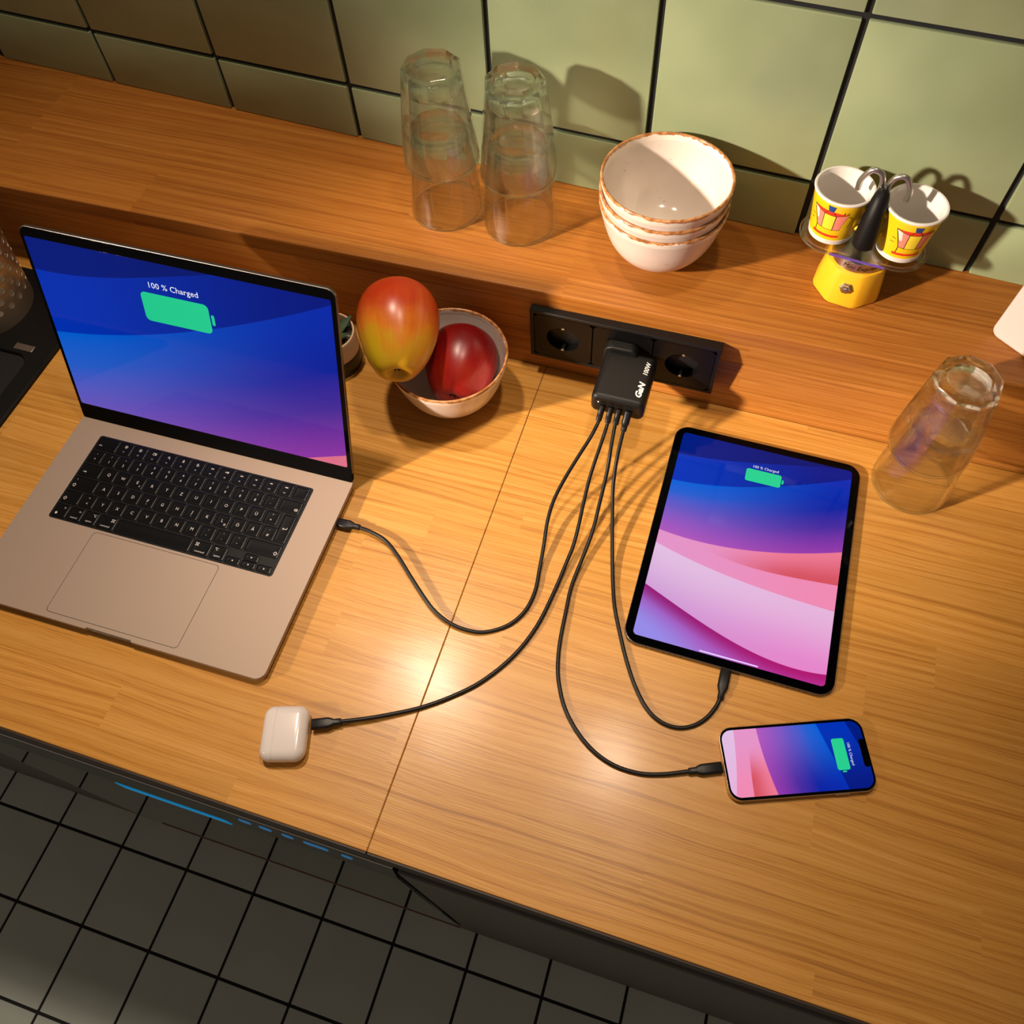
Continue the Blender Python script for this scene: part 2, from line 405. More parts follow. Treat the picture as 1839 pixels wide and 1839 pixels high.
tv, tf = slab_vf(TS-GR, cut, 0.0012, 0, 0.007, 0.0012, 2, 0, 0, 2)
tm2 = bpy.data.meshes.new('tile'); tm2.from_pydata(tv, [], tf); tm2.materials.append(M_TILE); tm2.shade_smooth(); tm2.set_sharp_from_angle(angle=0.6)
for i in range(-7, 3):
    xc = TX+(i+0.5)*TS
    link('tile', tm2, wall, T4(xc, wy(xc)+0.005, LZ+0.0006+cut/2) @ R4(ta, 'Z') @ R4(PI/2+random.uniform(-.004, .004), 'X'))
# floor
floor = struct(box('floor', (-2.6, -2.4, -0.96), (1.4, 0.1, -0.9035), M_GROUT, None, 0.001))
FT = 0.139; fv, ff = slab_vf(FT-0.005, FT-0.005, 0.001, 0, 0.0035, 0.0008, 2, 0, 0, 2)
fm = bpy.data.meshes.new('tile'); fm.from_pydata(fv, [], ff); fm.materials.append(M_FLOOR)
for i in range(-8, 14):
    for j in range(-6, 1):
        link('tile', fm, floor, T4(-0.991+(i+0.5)*FT, -0.6532+(j+0.5)*FT, -0.9035))

# ------------------------------------------------------------------ oven and cabinets under the worktop
ov = thing('oven', 'black glass built-in oven under the worktop with blue display bar', 'oven', (0, 0, 0))
OX0, OX1 = -0.78, SEAM+0.02; OY = -0.5975
box('body', (OX0, OY+0.008, -0.775), (OX1, -0.06, -0.046), M_OVENBLK, ov, 0.002)
box('trim_strip', (OX0, FY-0.0042, -0.0455), (OX1, FY+0.02, -0.0415), M_CHROME, ov, 0.0008)
py0, pz0, py1, pz1 = FY-0.0044, -0.0465, OY, -0.088
V, F = loft([[(x, py0, pz0), (x, py1, pz1), (x, py1+0.012, pz1), (x, py0+0.012, pz0)] for x in (OX0, OX1)])
pan = mesh('control_panel', V, F, M_OVENBLK, ov)
for x0, x1 in ((-0.345, -0.331), (-0.322, -0.308), (-0.297, -0.284), (-0.273, -0.246), (-0.232, -0.220)):
    f = 0.33; yc = py0+(py1-py0)*f; zc = pz0+(pz1-pz0)*f; th = math.atan2(pz0-pz1, py0-py1)
    sv, sf = slab_vf(x1-x0, 0.011, 0.004, 0, 0.0004, 0.0001, 3)
    mesh('symbol', sv, sf, M_ICON, pan, None, basis((1, 0, 0), (0, math.cos(th), math.sin(th)), (0, -math.sin(th), math.cos(th)), ((x0+x1)/2, yc, zc)))
dg_ = box('door_glass', (OX0, OY, -0.768), (OX1, OY+0.01, -0.0885), M_OVENGLASS, ov, 0.001)
box('light_bar', (-0.505, OY-0.0006, -0.127), (-0.374, OY+0.001, -0.098), M_CYAN, dg_, 0.0003)
box('bottom_trim', (OX0+0.04, OY-0.0012, -0.774), (OX1, OY+0.006, -0.7685), M_BROWNTRIM, ov, 0.0005)
pl = struct(box('trim_1', (-1.5, OY+0.004, -0.9), (1.0, OY+0.02, -0.778), M_CAB, None, 0.001))
cb = thing('base_cabinet', 'grey base cabinet beside the oven below the sink', 'cabinet')
box('body', (-1.5, OY+0.02, -0.776), (OX0-0.003, -0.02, -0.32), M_CAB, cb, 0.002)
box('door', (-1.49, OY+0.002, -0.772), (OX0-0.005, OY+0.0195, -0.045), M_CAB, cb, 0.002)
cb = thing('base_cabinet', 'grey base cabinet under the worktop half with the phone', 'cabinet')
box('body', (OX1+0.003, OY+0.02, -0.776), (1.0, -0.02, -0.042), M_CAB, cb, 0.002)
box('door', (OX1+0.005, OY+0.002, -0.772), (0.99, OY+0.0195, -0.045), M_CAB, cb, 0.002)

# ------------------------------------------------------------------ sink at the left end
sk = thing('sink', 'black inset sink at the end of the worktop beside the laptop', 'sink', (-1.15, -0.30, 0))
HX = -0.8145+1.15
def ringslab(outer, inner, z0, z1):
    n = len(outer)
    rings = [[(x, y, z0) for x, y in outer], [(x, y, z1-0.002) for x, y in outer], [(x, y, z1) for x, y in offset(outer, 0.002)],
             [(x, y, z1) for x, y in offset(inner, -0.002)], [(x, y, z1-0.003) for x, y in inner], [(x, y, z0) for x, y in inner]]
    return loft(rings, (False, False))
outer = rr(2*HX, 0.53, 0.012, 5); inner = rr(2*HX-0.054, 0.36, 0.018, 5, 0, -0.052)
V, F = ringslab(outer, inner, 0.0, 0.006); mesh('rim', V, F, M_SINK, sk, 40)
rings = [[(x, y, 0.003) for x, y in inner], [(x, y, 0.0012) for x, y in inner]]
V, F = loft(rings, (False, True)); mesh('basin', V, F, M_DEEP, sk, 40)
box('steel_patch', (0.281, 0.134, 0.006), (0.309, 0.1435, 0.0072), M_STEEL, sk, 0.0004)  # small pale patch on the back deck, made as a thin steel plate
# utensil holder standing on the sink's back deck
uh = thing('utensil_holder', 'perforated steel utensil holder standing on the black sink', 'utensil holder', (-0.947, -0.112, 0.006))
Hh = 0.128; r0, r1 = 0.060, 0.074; NR, NC = 7, 22
def hole_wall():
    V = []; F = []
    def P(a, z, k=0.0):
        r = r0+(r1-r0)*(z/Hh)-k; return (r*math.cos(a), r*math.sin(a), z)
    da = 2*PI/NC; z0 = 0.022; dz = (Hh-z0-0.008)/NR
    for i in range(NR):
        for j in range(NC):
            a0 = (j+0.5*(i % 2))*da; zc = z0+(i+0.5)*dz; k = len(V); hr = 0.0046
            for q in range(8):                                  # square cell border and round hole
                c, s = math.cos(q*PI/4+PI/8*0), math.sin(q*PI/4)
                m = max(abs(c), abs(s)); V.append(P(a0+da/2+c/m*da/2, zc+s/m*dz/2))
            for q in range(8):
                V.append(P(a0+da/2+hr*math.cos(q*PI/4)/(r0+0.005), zc+hr*math.sin(q*PI/4)))
            for q in range(8):
                V.append(P(a0+da/2+hr*math.cos(q*PI/4)/(r0+0.005), zc+hr*math.sin(q*PI/4), 0.0011))
            for q in range(8):
                p = (q+1) % 8
                F += [(k+q, k+p, k+8+p, k+8+q), (k+8+q, k+8+p, k+16+p, k+16+q)]
    k = len(V); n = NC*2                                       # solid foot band and inner liner
    for z in (0.0, z0):
        V += [P(2*PI*j/n, z) for j in range(n)]
    F += [(k+j, k+(j+1) % n, k+n+(j+1) % n, k+n+j) for j in range(n)]; F.append(tuple(range(k, k+n)))
    return V, F
V, F = hole_wall(); mesh('perforated_wall', V, F, M_BASKET, uh, 30)
lathe('rim', [(r1+0.0018*math.cos(a)-0.0005, Hh-0.006+0.0045*math.sin(a)) for a in [2*PI*k/8 for k in range(9)]], M_STEEL, uh, 44)
lathe('base_plate', [(0.0, 0.0015), (r0-0.001, 0.0015), (r0-0.001, 0.004), (0.0, 0.004)], M_STEEL, uh, 44)

# ------------------------------------------------------------------ screens
def poly(g, u, pts, deg):
    xs = np.array([p[0] for p in pts], float); ys = np.array([p[1] for p in pts], float)
    cf = np.polyfit(xs, ys, min(deg, len(pts)-1)); r = float(cf[0])
    for c in cf[1:]: r = g.add(g.mul(r, u), float(c))
    return r
def wallpaper(name, swap, curves, umin, umax, vmin, bright=1.0):
    """lock-screen picture: u runs across, v up (millimetres)"""
    g = G(name); co, x, y, z = g.obj()
    u, v = (g.mul(x, 1000.0), g.mul(y, 1000.0)) if not swap else (g.mul(y, -1000.0), g.mul(x, 1000.0))
    c = [poly(g, u, p, 3) for p in curves]
    un = g.smooth(u, umin, umax)
    below = lambda k, s=0.35: g.smooth(g.sub(c[k], v), -s, s)
    A = g.mix(un, S(0, 28, 128), S(0, 20, 104))
    B = g.mix(un, S(0, 50, 182), S(0, 24, 130))
    t = g.math('DIVIDE', g.sub(c[1], v), g.sub(c[1], c[2]))
    CL = g.ramp(t, [(0.0, S(0, 96, 214)), (0.22, S(40, 96, 208)), (0.5, S(104, 88, 196)), (1.0, S(176, 88, 188))])
    CR = g.ramp(t, [(0.0, S(0, 44, 176)), (0.4, S(6, 34, 160)), (0.65, S(70, 42, 158)), (1.0, S(150, 58, 170))])
    D = g.mix(un, S(228, 148, 200), S(240, 138, 178))
    Fc = g.mix(g.smooth(g.sub(c[4], v), 0, 75), g.mix(un, S(226, 190, 226), S(230, 180, 220)), g.mix(un, S(206, 150, 212), S(230, 132, 202)))
    tg = g.sub(c[5], v)
    GL = g.ramp(g.smooth(tg, 0, 45), [(0.0, S(150, 30, 120)), (0.35, S(160, 100, 200)), (1.0, S(150, 140, 232))])
    GR_ = g.ramp(g.smooth(tg, 0, 24), [(0.0, S(176, 26, 112)), (1.0, S(186, 62, 166))])
    col = g.mix(below(0), A, B)
    col = g.mix(below(1), col, g.mix(un, CL, CR))
    col = g.mix(below(2), col, D)
    e = g.mul(g.mul(below(2), g.smooth(g.sub(v, c[3]), -0.35, 0.35)), g.smooth(u, umin*0.55, umax*0.6))
    et = g.smooth(g.math('DIVIDE', g.sub(v, c[3]), g.sub(c[2], c[3])), 0.0, 1.0)
    col = g.mix(e, col, g.mix(et, S(214, 82, 96), S(236, 120, 146)))
    col = g.mix(below(4), col, Fc)
    col = g.mix(below(5), col, g.mix(un, GL, GR_))
    g.set(color=S(3, 3, 5), rough=0.05, emit=col, es=bright, spec=0.2)
    return g.m
M_BATT = flat('green_battery_light', S(10, 60, 40), 0.3, emit=S(8, 200, 138), es=1.0)
M_BATT2 = flat('green_battery_light_dim', S(10, 60, 40), 0.3, emit=S(0, 188, 132), es=1.0)
M_TXT = flat('white_screen_text', S(90, 90, 90), 0.3, emit=S(226, 234, 250), es=0.9)
M_BAR = flat('pale_screen_bar', S(90, 90, 90), 0.3, emit=S(214, 190, 250), es=1.0)
def battery_icon(parent, w, h, nubw, nubh, mat, M4):
    b = moved(slab_vf(w, h, h*0.16, 0, 0.00008, 0.00002, 5))
    nb = moved(slab_vf(nubw, nubh, nubw*0.45, 0, 0.00008, 0.00002, 4), w/2+nubw/2+w*0.022)
    V, F = join([b, nb]); return mesh('battery_symbol', V, F, mat, parent, None, M4)

# ------------------------------------------------------------------ laptop
LW, LD = 0.3557, 0.2481
lap = thing('laptop', 'open silver laptop with black keyboard and blue-violet screen', 'laptop', (-0.53489, -0.35265, 0), 0.01301)
def base_outline():
    P = []
    for (sx, sy, a0) in ((1, -1, -PI/2), (1, 1, 0), (-1, 1, PI/2), (-1, -1, PI)):
        r = 0.0105
        for k in range(8):
            a = a0+PI/2*k/7; P.append((sx*(LW/2-r)+r*math.cos(a), sy*(LD/2-r)+r*math.sin(a)))
        if (sx, sy) == (1, 1):
            P += [(0.1365, LD/2), (0.1360, LD/2-0.0052), (-0.1435, LD/2-0.0052), (-0.1440, LD/2)]
        if (sx, sy) == (-1, -1):
            P += [(-0.0275, -LD/2), (-0.0262, -LD/2+0.0017), (0.0262, -LD/2+0.0017), (0.0275, -LD/2)]
    return P
bo = base_outline()
rings = []
for i, z in ((0.006, 0.0012), (0.0022, 0.0028), (0.0005, 0.0055), (0.0, 0.0075), (0.0, 0.0119), (0.0003, 0.0125)):
    rings.append([(x, y, z) for x, y in (offset(bo, i) if i else bo)])
V, F = loft(rings); mesh('base', V, F, M_ALU, lap, 30)
for sx in (-1, 1):
    for sy in (-1, 1):
        lathe('foot', [(0.0, 0.0), (0.008, 0.0), (0.0085, 0.0013), (0.0, 0.0013)], M_BLACK, lap, 16, 40, T4(sx*0.15, sy*0.10, 0))
slab('front_notch', 0.0525, 0.004, 0.0008, 0.004, 0.0112, M_ALU2, lap, 0.0004, 2, 0.0, -LD/2+0.0026)
slab('trackpad_gap', 0.1570, 0.0978, 0.0045, 0.0122, 0.01252, M_WELL, lap, 0.0001, 5, -0.0010, -0.0686)
slab('trackpad', 0.1560, 0.0968, 0.0042, 0.0122, 0.01262, M_ALU, lap, 0.0001, 5, -0.0010, -0.0686)
KX, KY = -0.0020, 0.0404
slab('keyboard_well', 0.2790, 0.1145, 0.0034, 0.0120, 0.01265, M_WELL, lap, 0.0002, 4, KX, KY)
PITCH = 0.01895; GAP = 0.0023; ROWS = 6
_km = {}
def keymesh(w, h):
    k = (round(w, 5), round(h, 5))
    if k not in _km:
        n = 3; rings = []
        for i, z in ((0.0003, 0.0), (0.0, 0.0007), (0.0, 0.0010), (0.0005, 0.00125), (0.0022, 0.00115), (0.0042, 0.00102)):
            rings.append([(x, y, z) for x, y in rr(w-2*i, h-2*i, max(0.0013-i*0.2, 0.0004), n)])
        V, F = loft(rings); me = bpy.data.meshes.new('key'); me.from_pydata(V, [], F); me.materials.append(M_KEY)
        me.shade_smooth(); me.set_sharp_from_angle(angle=0.9); _km[k] = me
    return _km[k]
def key(x, y, w, h, marks):
    k = link('key', keymesh(w-GAP, h-GAP), lap, T4(x, y, 0.01268))
    parts = []
    for s, size, dx, dy in marks:
        if s == '': continue
        V, F = shape(s, size) if s.startswith('#') and len(s) > 1 else text_vf(s, size)
        if V: parts.append(moved((V, F), dx, dy, 0.00136))
    if parts:
        V, F = join(parts); mesh('legend', V, F, M_KEY_INK, k)
def bar(x0, y0, x1, y1, t):
    d = Vector((x1-x0, y1-y0)); n = Vector((-d.y, d.x)).normalized()*t/2
    return [(x0+n.x, y0+n.y, 0), (x0-n.x, y0-n.y, 0), (x1-n.x, y1-n.y, 0), (x1+n.x, y1+n.y, 0)], [(0, 1, 2, 3)]
def path(pts, t, closed=False):
    q = pts+[pts[0]] if closed else pts
    return join([bar(*a, *b, t) for a, b in zip(q[:-1], q[1:])])
def disc(r, n=10, x=0, y=0): return [(x+r*math.cos(2*PI*k/n), y+r*math.sin(2*PI*k/n), 0) for k in range(n)], [tuple(range(n))]
def shape(s, z):
    t = z*0.13; h = z/2
    if s == '#up': return path([(-h, 0), (0, h), (h, 0), (h*.45, 0), (h*.45, -h*.8), (-h*.45, -h*.8), (-h*.45, 0)], t, True)
    if s == '#tab': return join([bar(-h, 0, h*.7, 0, t), path([(h*.2, h*.5), (h*.7, 0), (h*.2, -h*.5)], t), bar(h, h*.5, h, -h*.5, t)])
    if s == '#ret': return join([path([(h, h*.7), (h, -h*.2), (-h, -h*.2)], t), path([(-h*.5, h*.3), (-h, -h*.2), (-h*.5, -h*.7)], t)])
    if s == '#del': return join([path([(-h, 0), (-h*.4, h*.6), (h, h*.6), (h, -h*.6), (-h*.4, -h*.6)], t, True), bar(-h*.1, h*.25, h*.5, -h*.25, t), bar(-h*.1, -h*.25, h*.5, h*.25, t)])
    if s == '#cmd':
        q = h*.42; p = [bar(-q, -h*.9, -q, h*.9, t), bar(q, -h*.9, q, h*.9, t), bar(-h*.9, -q, h*.9, -q, t), bar(-h*.9, q, h*.9, q, t)]
        for a in (-1, 1):
            for b in (-1, 1): p.append(path([(a*q, b*h*.9), (a*h*.9, b*h*.9), (a*h*.9, b*q)], t))
        return join(p)
    if s == '#opt': return join([path([(-h, h*.6), (-h*.3, h*.6), (h*.3, -h*.6), (h, -h*.6)], t), bar(h*.2, h*.6, h, h*.6, t)])
    if s == '#ctl': return path([(-h*.7, -h*.3), (0, h*.4), (h*.7, -h*.3)], t)
    if s == '#globe': return join([disc(h*.8, 12)])
    if s == '#sun': return join([disc(h*.4, 8)]+[bar(h*.6*math.cos(a), h*.6*math.sin(a), h*math.cos(a), h*math.sin(a), t) for a in [k*PI/4 for k in range(8)]])
    if s == '#win': return join([path([(-h, h*.6), (h*.2, h*.6), (h*.2, -h*.6), (-h, -h*.6)], t, True), path([(h*.45, h*.6), (h, h*.6), (h, -h*.6), (h*.45, -h*.6)], t, True)])
    if s == '#mag': return join([path([(h*.5*math.cos(a)-h*.15, h*.5*math.sin(a)+h*.15) for a in [k*PI/4 for k in range(8)]], t, True), bar(h*.2, -h*.2, h*.8, -h*.8, t)])
    if s == '#mic': return join([path([(-h*.25, h*.8), (h*.25, h*.8), (h*.25, -h*.1), (-h*.25, -h*.1)], t, True), path([(-h*.6, 0), (-h*.3, -h*.5), (h*.3, -h*.5), (h*.6, 0)], t), bar(0, -h*.5, 0, -h, t)])
    if s == '#moon': return path([(h*.3, h*.8), (-h*.4, h*.6), (-h*.7, -h*.1), (-h*.3, -h*.7), (h*.4, -h*.7), (h*.8, -h*.2), (h*.1, -h*.1), (0, h*.4)], t, True)
    tri = lambda x, d: ([(x, h*.5, 0), (x, -h*.5, 0), (x+d*h*.8, 0, 0)], [(0, 1, 2)])
    if s == '#rew': return join([tri(-h*.1, -1), tri(h*.8, -1)])
    if s == '#ply': return join([tri(-h*.9, 1), bar(h*.2, h*.5, h*.2, -h*.5, t*1.6), bar(h*.7, h*.5, h*.7, -h*.5, t*1.6)])
    if s == '#fwd': return join([tri(-h*.8, 1), tri(h*.1, 1)])
    if s.startswith('#vol'):
        p = [tri(h*.1, -1), bar(-h*.5, 0, -h*.9, 0, h*.5)]
        for k in range(int(s[4])): p.append(path([(h*(.35+.3*k), h*.3), (h*(.5+.3*k), 0), (h*(.35+.3*k), -h*.3)], t))
        return join(p)
    if s == '#left': return tri(h*.3, -1)
    if s == '#right': return tri(-h*.3, 1)
    if s == '#upa': return [(-h*.5, -h*.3, 0), (h*.5, -h*.3, 0), (0, h*.5, 0)], [(0, 1, 2)]
    if s == '#dna': return [(-h*.5, h*.3, 0), (0, -h*.5, 0), (h*.5, h*.3, 0)], [(0, 1, 2)]
    return [], []
KL = KX-14.5*PITCH/2
rowy = lambda r: KY+(2.5-r)*PITCH*0.985
def row(r, specs):
    x = KL
    for wd, marks in specs:
        key(x+wd*PITCH/2, rowy(r), wd*PITCH, PITCH*0.985, marks); x += wd*PITCH
big = 0.0052; sm = 0.0030
fn = ['#sun', '#sun', '#win', '#mag', '#mic', '#moon', '#rew', '#ply', '#fwd', '#vol0', '#vol1', '#vol2']
row(0, [(1.5, [('esc', 0.0034, -0.008, -0.003)])]+[(1, [(f, 0.0042, 0, 0.0028), ('F%d' % (i+1), 0.0022, 0, -0.0042)]) for i, f in enumerate(fn)]+[(1, [])])
two = lambda a, b: [(b, 0.0046, 0, -0.0028), (a, 0.0036, 0, 0.0040)]
row(1, [(1, two('°', '^'))]+[(1, two(a, b)) for a, b in zip('!"§$%&/()=?`', '1234567890ß´')]+[(1.5, [('#del', 0.0040, 0.008, -0.003)])])
row(2, [(1.5, [('#tab', 0.0042, -0.007, -0.003)])]+[(1, [(c, big, 0, 0)]+([('€', 0.0030, 0.0045, -0.004)] if c == 'E' else [])) for c in 'QWERTZUIOPÜ']+[(1, two('*', '+'))])
row(3, [(1.75, [('#up', 0.0044, -0.011, -0.0035), ('•', 0.0040, -0.011, 0.0045)])]+[(1, [(c, big, 0, 0)]+([('_', 0.004, 0, -0.004)] if c in 'FJ' else [])+([('@', 0.0030, 0.0045, -0.004)] if c == 'L' else [])) for c in 'ASDFGHJKLÖÄ']+[(1, two("'", '#'))])
xe = KL+13.5*PITCH; key((xe+KL+14.5*PITCH)/2+0.0012, (rowy(2)+rowy(3))/2, PITCH*0.90, PITCH*1.97, [('#ret', 0.0048, 0, 0)])
row(4, [(1.25, [('#up', 0.0044, -0.007, -0.003)]), (1, two('>', '<'))]+[(1, [(c, big, 0, 0)]) for c in 'YXCVBNM']+[(1, two(a, b)) for a, b in zip(';:_', ',.-')]+[(2.25, [('#up', 0.0044, 0.016, -0.003)])])
md = lambda s, icon, w_, sgn: [(s, sm, 0, -0.0045), (icon, 0.0040, sgn*(w_*PITCH/2-0.0055), 0.0035)]
row(5, [(1, [('#globe', 0.0038, -0.004, -0.004), ('fn', 0.0030, 0.0035, 0.004)]), (1, md('control', '#ctl', 1, 1)), (1, md('option', '#opt', 1, 1)), (1.25, md('command', '#cmd', 1.25, 1)),
        (5, []), (1.25, md('command', '#cmd', 1.25, -1)), (1, md('option', '#opt', 1, -1))])
xa = KL+11.5*PITCH; hh = PITCH*0.985/2
for i, (m_, dy) in enumerate((('#left', -1), ('#upa', 1), ('#dna', -1), ('#right', -1))):
    key(xa+(0.5+(0, 1, 1, 2)[i])*PITCH, rowy(5)+dy*(hh/2-0.0003), PITCH, hh+0.0012, [(m_, 0.0044, 0, 0)])
# lid: local x along hinge, y up the lid, z towards the reader
th = math.atan2(math.sin(1.87845), -math.cos(1.87845))
ML = T4(0, LD/2-0.006, 0.0145) @ R4(th, 'X')
LH = 0.2487
slab('lid', LW, LH-0.004, 0.0105, -0.0042, 0.0, M_ALU2, lap, 0.0007, 8, 0, 0.004+(LH-0.004)/2, ML)
slab('bezel', LW-0.0016, LH-0.0056, 0.0098, -0.0002, 0.0007, M_GLASSBLK, lap, 0.0002, 8, 0, 0.004+(LH-0.004)/2, ML)
lap_curves = [[(-172, 199), (-89, 206), (23, 232), (172, 256)], [(-171, 121), (-73, 139), (33, 171.6), (172, 231)],
              [(-175, -86), (124.6, 20.5), (174.4, 38.4)], [(-172, -130), (170, -60)], [(-172, -180), (172, -180)], [(-172, -280), (172, -280)]]
lap_curves = [p if len(p) > 2 else p for p in lap_curves]
M_SCR1 = wallpaper('laptop_lock_screen', False, lap_curves, -172, 172, 19, 0.86)
scr = slab('screen', 0.3455, 0.2170, 0.0022, 0.0004, 0.00076, M_SCR1, lap, 0.00005, 4, -0.0003, 0.1285, ML)
battery_icon(scr, 0.0785, 0.0350, 0.0035, 0.0128, M_BATT2, T4(-0.0075, 0.1822, 0.00080))
text_obj('screen_text', '100 % Charged', 0.0096, M_TXT, scr, T4(-0.0062, 0.2085, 0.00084))
lathe_h = R4(PI/2, 'Y')
tube('hinge', [(-0.1425, LD/2-0.0030, 0.0112), (0.1350, LD/2-0.0030, 0.0112)], 0.0038, M_BLACK, lap, 16)
slab('chin', LW-0.0018, 0.0215, 0.003, -0.004, 0.0010, M_CHIN, lap, 0.0004, 4, 0, 0.0085, ML)

# ------------------------------------------------------------------ tablet
tab = thing('tablet', 'large tablet lying face up, blue to pink wallpaper and green battery', 'tablet', (0.08879, -0.18626, 0), -0.00268)
slab('case', 0.2149, 0.2806, 0.0165, 0.0, 0.0062, M_ALU2, tab, 0.0007, 8)
slab('cover_glass', 0.2137, 0.2794, 0.0160, 0.0058, 0.0065, M_GLASSBLK, tab, 0.0003, 8)
TC = [[(-97.9, 100), (-20, 109.3), (41.5, 122.4), (98, 133)], [(-96.6, 63.1), (-14.6, 76.5), (28, 90.4), (99.5, 120.7)],
      [(-96.5, -4.3), (-16.6, -4.8), (56.3, 10.1), (98.8, 24.2)], [(-60, -10), (-42, -15.4), (27, -22.1), (98, -17.1)],
      [(-97.3, -20.8), (-38.6, -35), (30.4, -44), (98.1, -47.7)], [(-96.9, -72.7), (-44, -94.2), (8.7, -112.3), (57.8, -120), (96.7, -118.1)]]
M_SCR2 = wallpaper('tablet_lock_screen', False, TC, -97, 97, -131, 1.0)
scr = slab('screen', 0.1962, 0.2620, 0.0045, 0.0062, 0.00656, M_SCR2, tab, 0.00004, 6)
battery_icon(scr, 0.0402, 0.0168, 0.0021, 0.0056, M_BATT, T4(0.0016, 0.0940, 0.00660))
text_obj('screen_text', '100 % Charged', 0.0049, M_TXT, scr, T4(0.0026, 0.1060, 0.00664))
slab('home_bar', 0.0600, 0.0014, 0.0006, 0.00660, 0.00666, M_BAR, scr, 0.00002, 3, 0.0014, -0.1292)
for sx in (-1, 1):
    for k in range(7):
        lathe('speaker_hole', [(0.0, 0.0), (0.0008, 0.0), (0.0008, 0.0003), (0.0, 0.0003)], M_DEEP, tab, 8, 40, T4(sx*(0.045+0.006*k), -0.1402, 0.0031) @ R4(PI/2, 'X'))

# ------------------------------------------------------------------ phone (lies with its top to the right)
ph = thing('smartphone', 'smartphone lying sideways on the worktop, green battery on its screen', 'phone', (0.16895, -0.39499, 0), 0.36699)
PL, PW = 0.1403, 0.0684
slab('case', PL, PW, 0.0125, 0.0, 0.0072, M_GOLD, ph, 0.0006, 8)
slab('cover_glass', PL-0.0012, PW-0.0012, 0.0120, 0.0068, 0.0076, M_GLASSBLK, ph, 0.0003, 8)
PC = [[(-30.3, 54.4), (16.3, 70.2), (31, 75)], [(-30.2, 26.1), (1, 34.8), (29.8, 42.4)], [(-29.1, -32.7), (4.6, -29.6), (32.1, -24.3)],
      [(-28.1, -40.8), (2.4, -45), (31.9, -47)], [(-29, -55), (0, -58), (30, -63.5)], [(-30, -100), (0, -100), (30, -100)]]
M_SCR3 = wallpaper('phone_lock_screen', True, PC, -30, 30, -66, 1.0)
scr = slab('screen', 0.1352, 0.0622, 0.0095, 0.0074, 0.00766, M_SCR3, ph, 0.00004, 8)
battery_icon(scr, 0.0292, 0.0120, 0.0014, 0.0040, M_BATT, T4(0.0425, 0.0010, 0.00770) @ R4(-PI/2, 'Z'))
text_obj('screen_text', '100 % Charged', 0.0035, M_TXT, scr, T4(0.0518, 0.0006, 0.00772) @ R4(-PI/2, 'Z'))
slab('notch', 0.0056, 0.0262, 0.0024, 0.0074, 0.00772, M_GLASSBLK, ph, 0.00005, 4, 0.0652, 0.0006)
for dx in (0.030, 0.044): slab('volume_button', 0.009, 0.0012, 0.0005, 0.0022, 0.0050, M_GOLD, ph, 0.0003, 3, dx, PW/2+0.0002)
slab('side_button', 0.014, 0.0012, 0.0005, 0.0022, 0.0050, M_GOLD, ph, 0.0003, 3, 0.036, -PW/2-0.0002)

# ------------------------------------------------------------------ earbud case
eb = thing('earbud_case', 'small glossy white earbud charging case near the worktop edge', 'earbud case', (-0.3108, -0.5150, 0), 0.30)
def pill(name, x0, x1, round0, round1, parent, mat):
    D_, H_ = 0.0535, 0.0205; rings = []; n = 7
    xs_ = []
    rx = 0.0105
    if round0: xs_ += [(x0+rx*(1-math.cos(a)), math.sin(a)) for a in [PI/2*k/n for k in range(n+1)]]
    else: xs_ += [(x0, 1.0)]
    if round1: xs_ += [(x1-rx*(1-math.cos(a)), math.sin(a)) for a in [PI/2-PI/2*k/n for k in range(n+1)]]
    else: xs_ += [(x1, 1.0)]
    for x, s in xs_:
        k = rx*(1-s)
        rings.append([(x, yy, zz+H_/2) for yy, zz in rr(D_-2*k, max(H_-1.75*k, 0.001), max(0.0095-k*0.8, 0.0006), 6)])
    V, F = loft(rings); return mesh(name, V, F, mat, parent, 60)
pill('lid', -0.0222, -0.0088, True, False, eb, M_WHITEP)
pill('body', -0.0085, 0.0222, False, True, eb, M_WHITEP)
V, F = loft([[(x, yy, zz+0.01025) for yy, zz in rr(0.0531, 0.0201, 0.0093, 6)] for x in (-0.0092, -0.0082)]); mesh('seam', V, F, flat('seam_grey', S(190, 180, 174), 0.5), eb, 60)

# ------------------------------------------------------------------ socket strip
SX, SZ = -0.1004, 0.0736
so = thing('power_socket', 'black three-gang wall socket strip on the oak splashback', 'socket', (0, 0, 0))
MW = basis((1, 0, 0), (0, 0, 1), (0, -1, 0), (SX, 0.0, SZ))             # local x right, y up, z out of the wall
soM = MW
def ringslab(outer, inner, z0, z1):
    rings = [[(x, y, z0) for x, y in outer], [(x, y, z1-0.001) for x, y in outer], [(x, y, z1) for x, y in offset(outer, 0.001)],
             [(x, y, z1) for x, y in offset(inner, -0.0005)], [(x, y, z1-0.0006) for x, y in inner], [(x, y, z0) for x, y in inner]]
    return loft(rings, (False, False))
V, F = ringslab(rr(0.2230, 0.0810, 0.0016, 3), rr(0.2136, 0.0714, 0.0012, 3), 0.0002, 0.0124)
mesh('frame', V, F, M_BLACK, so, 35, soM)
slab('back_plate', 0.2134, 0.0712, 0.0012, 0.0001, 0.0009, M_DEEP, so, 0.0002, 3, 0, 0, soM)
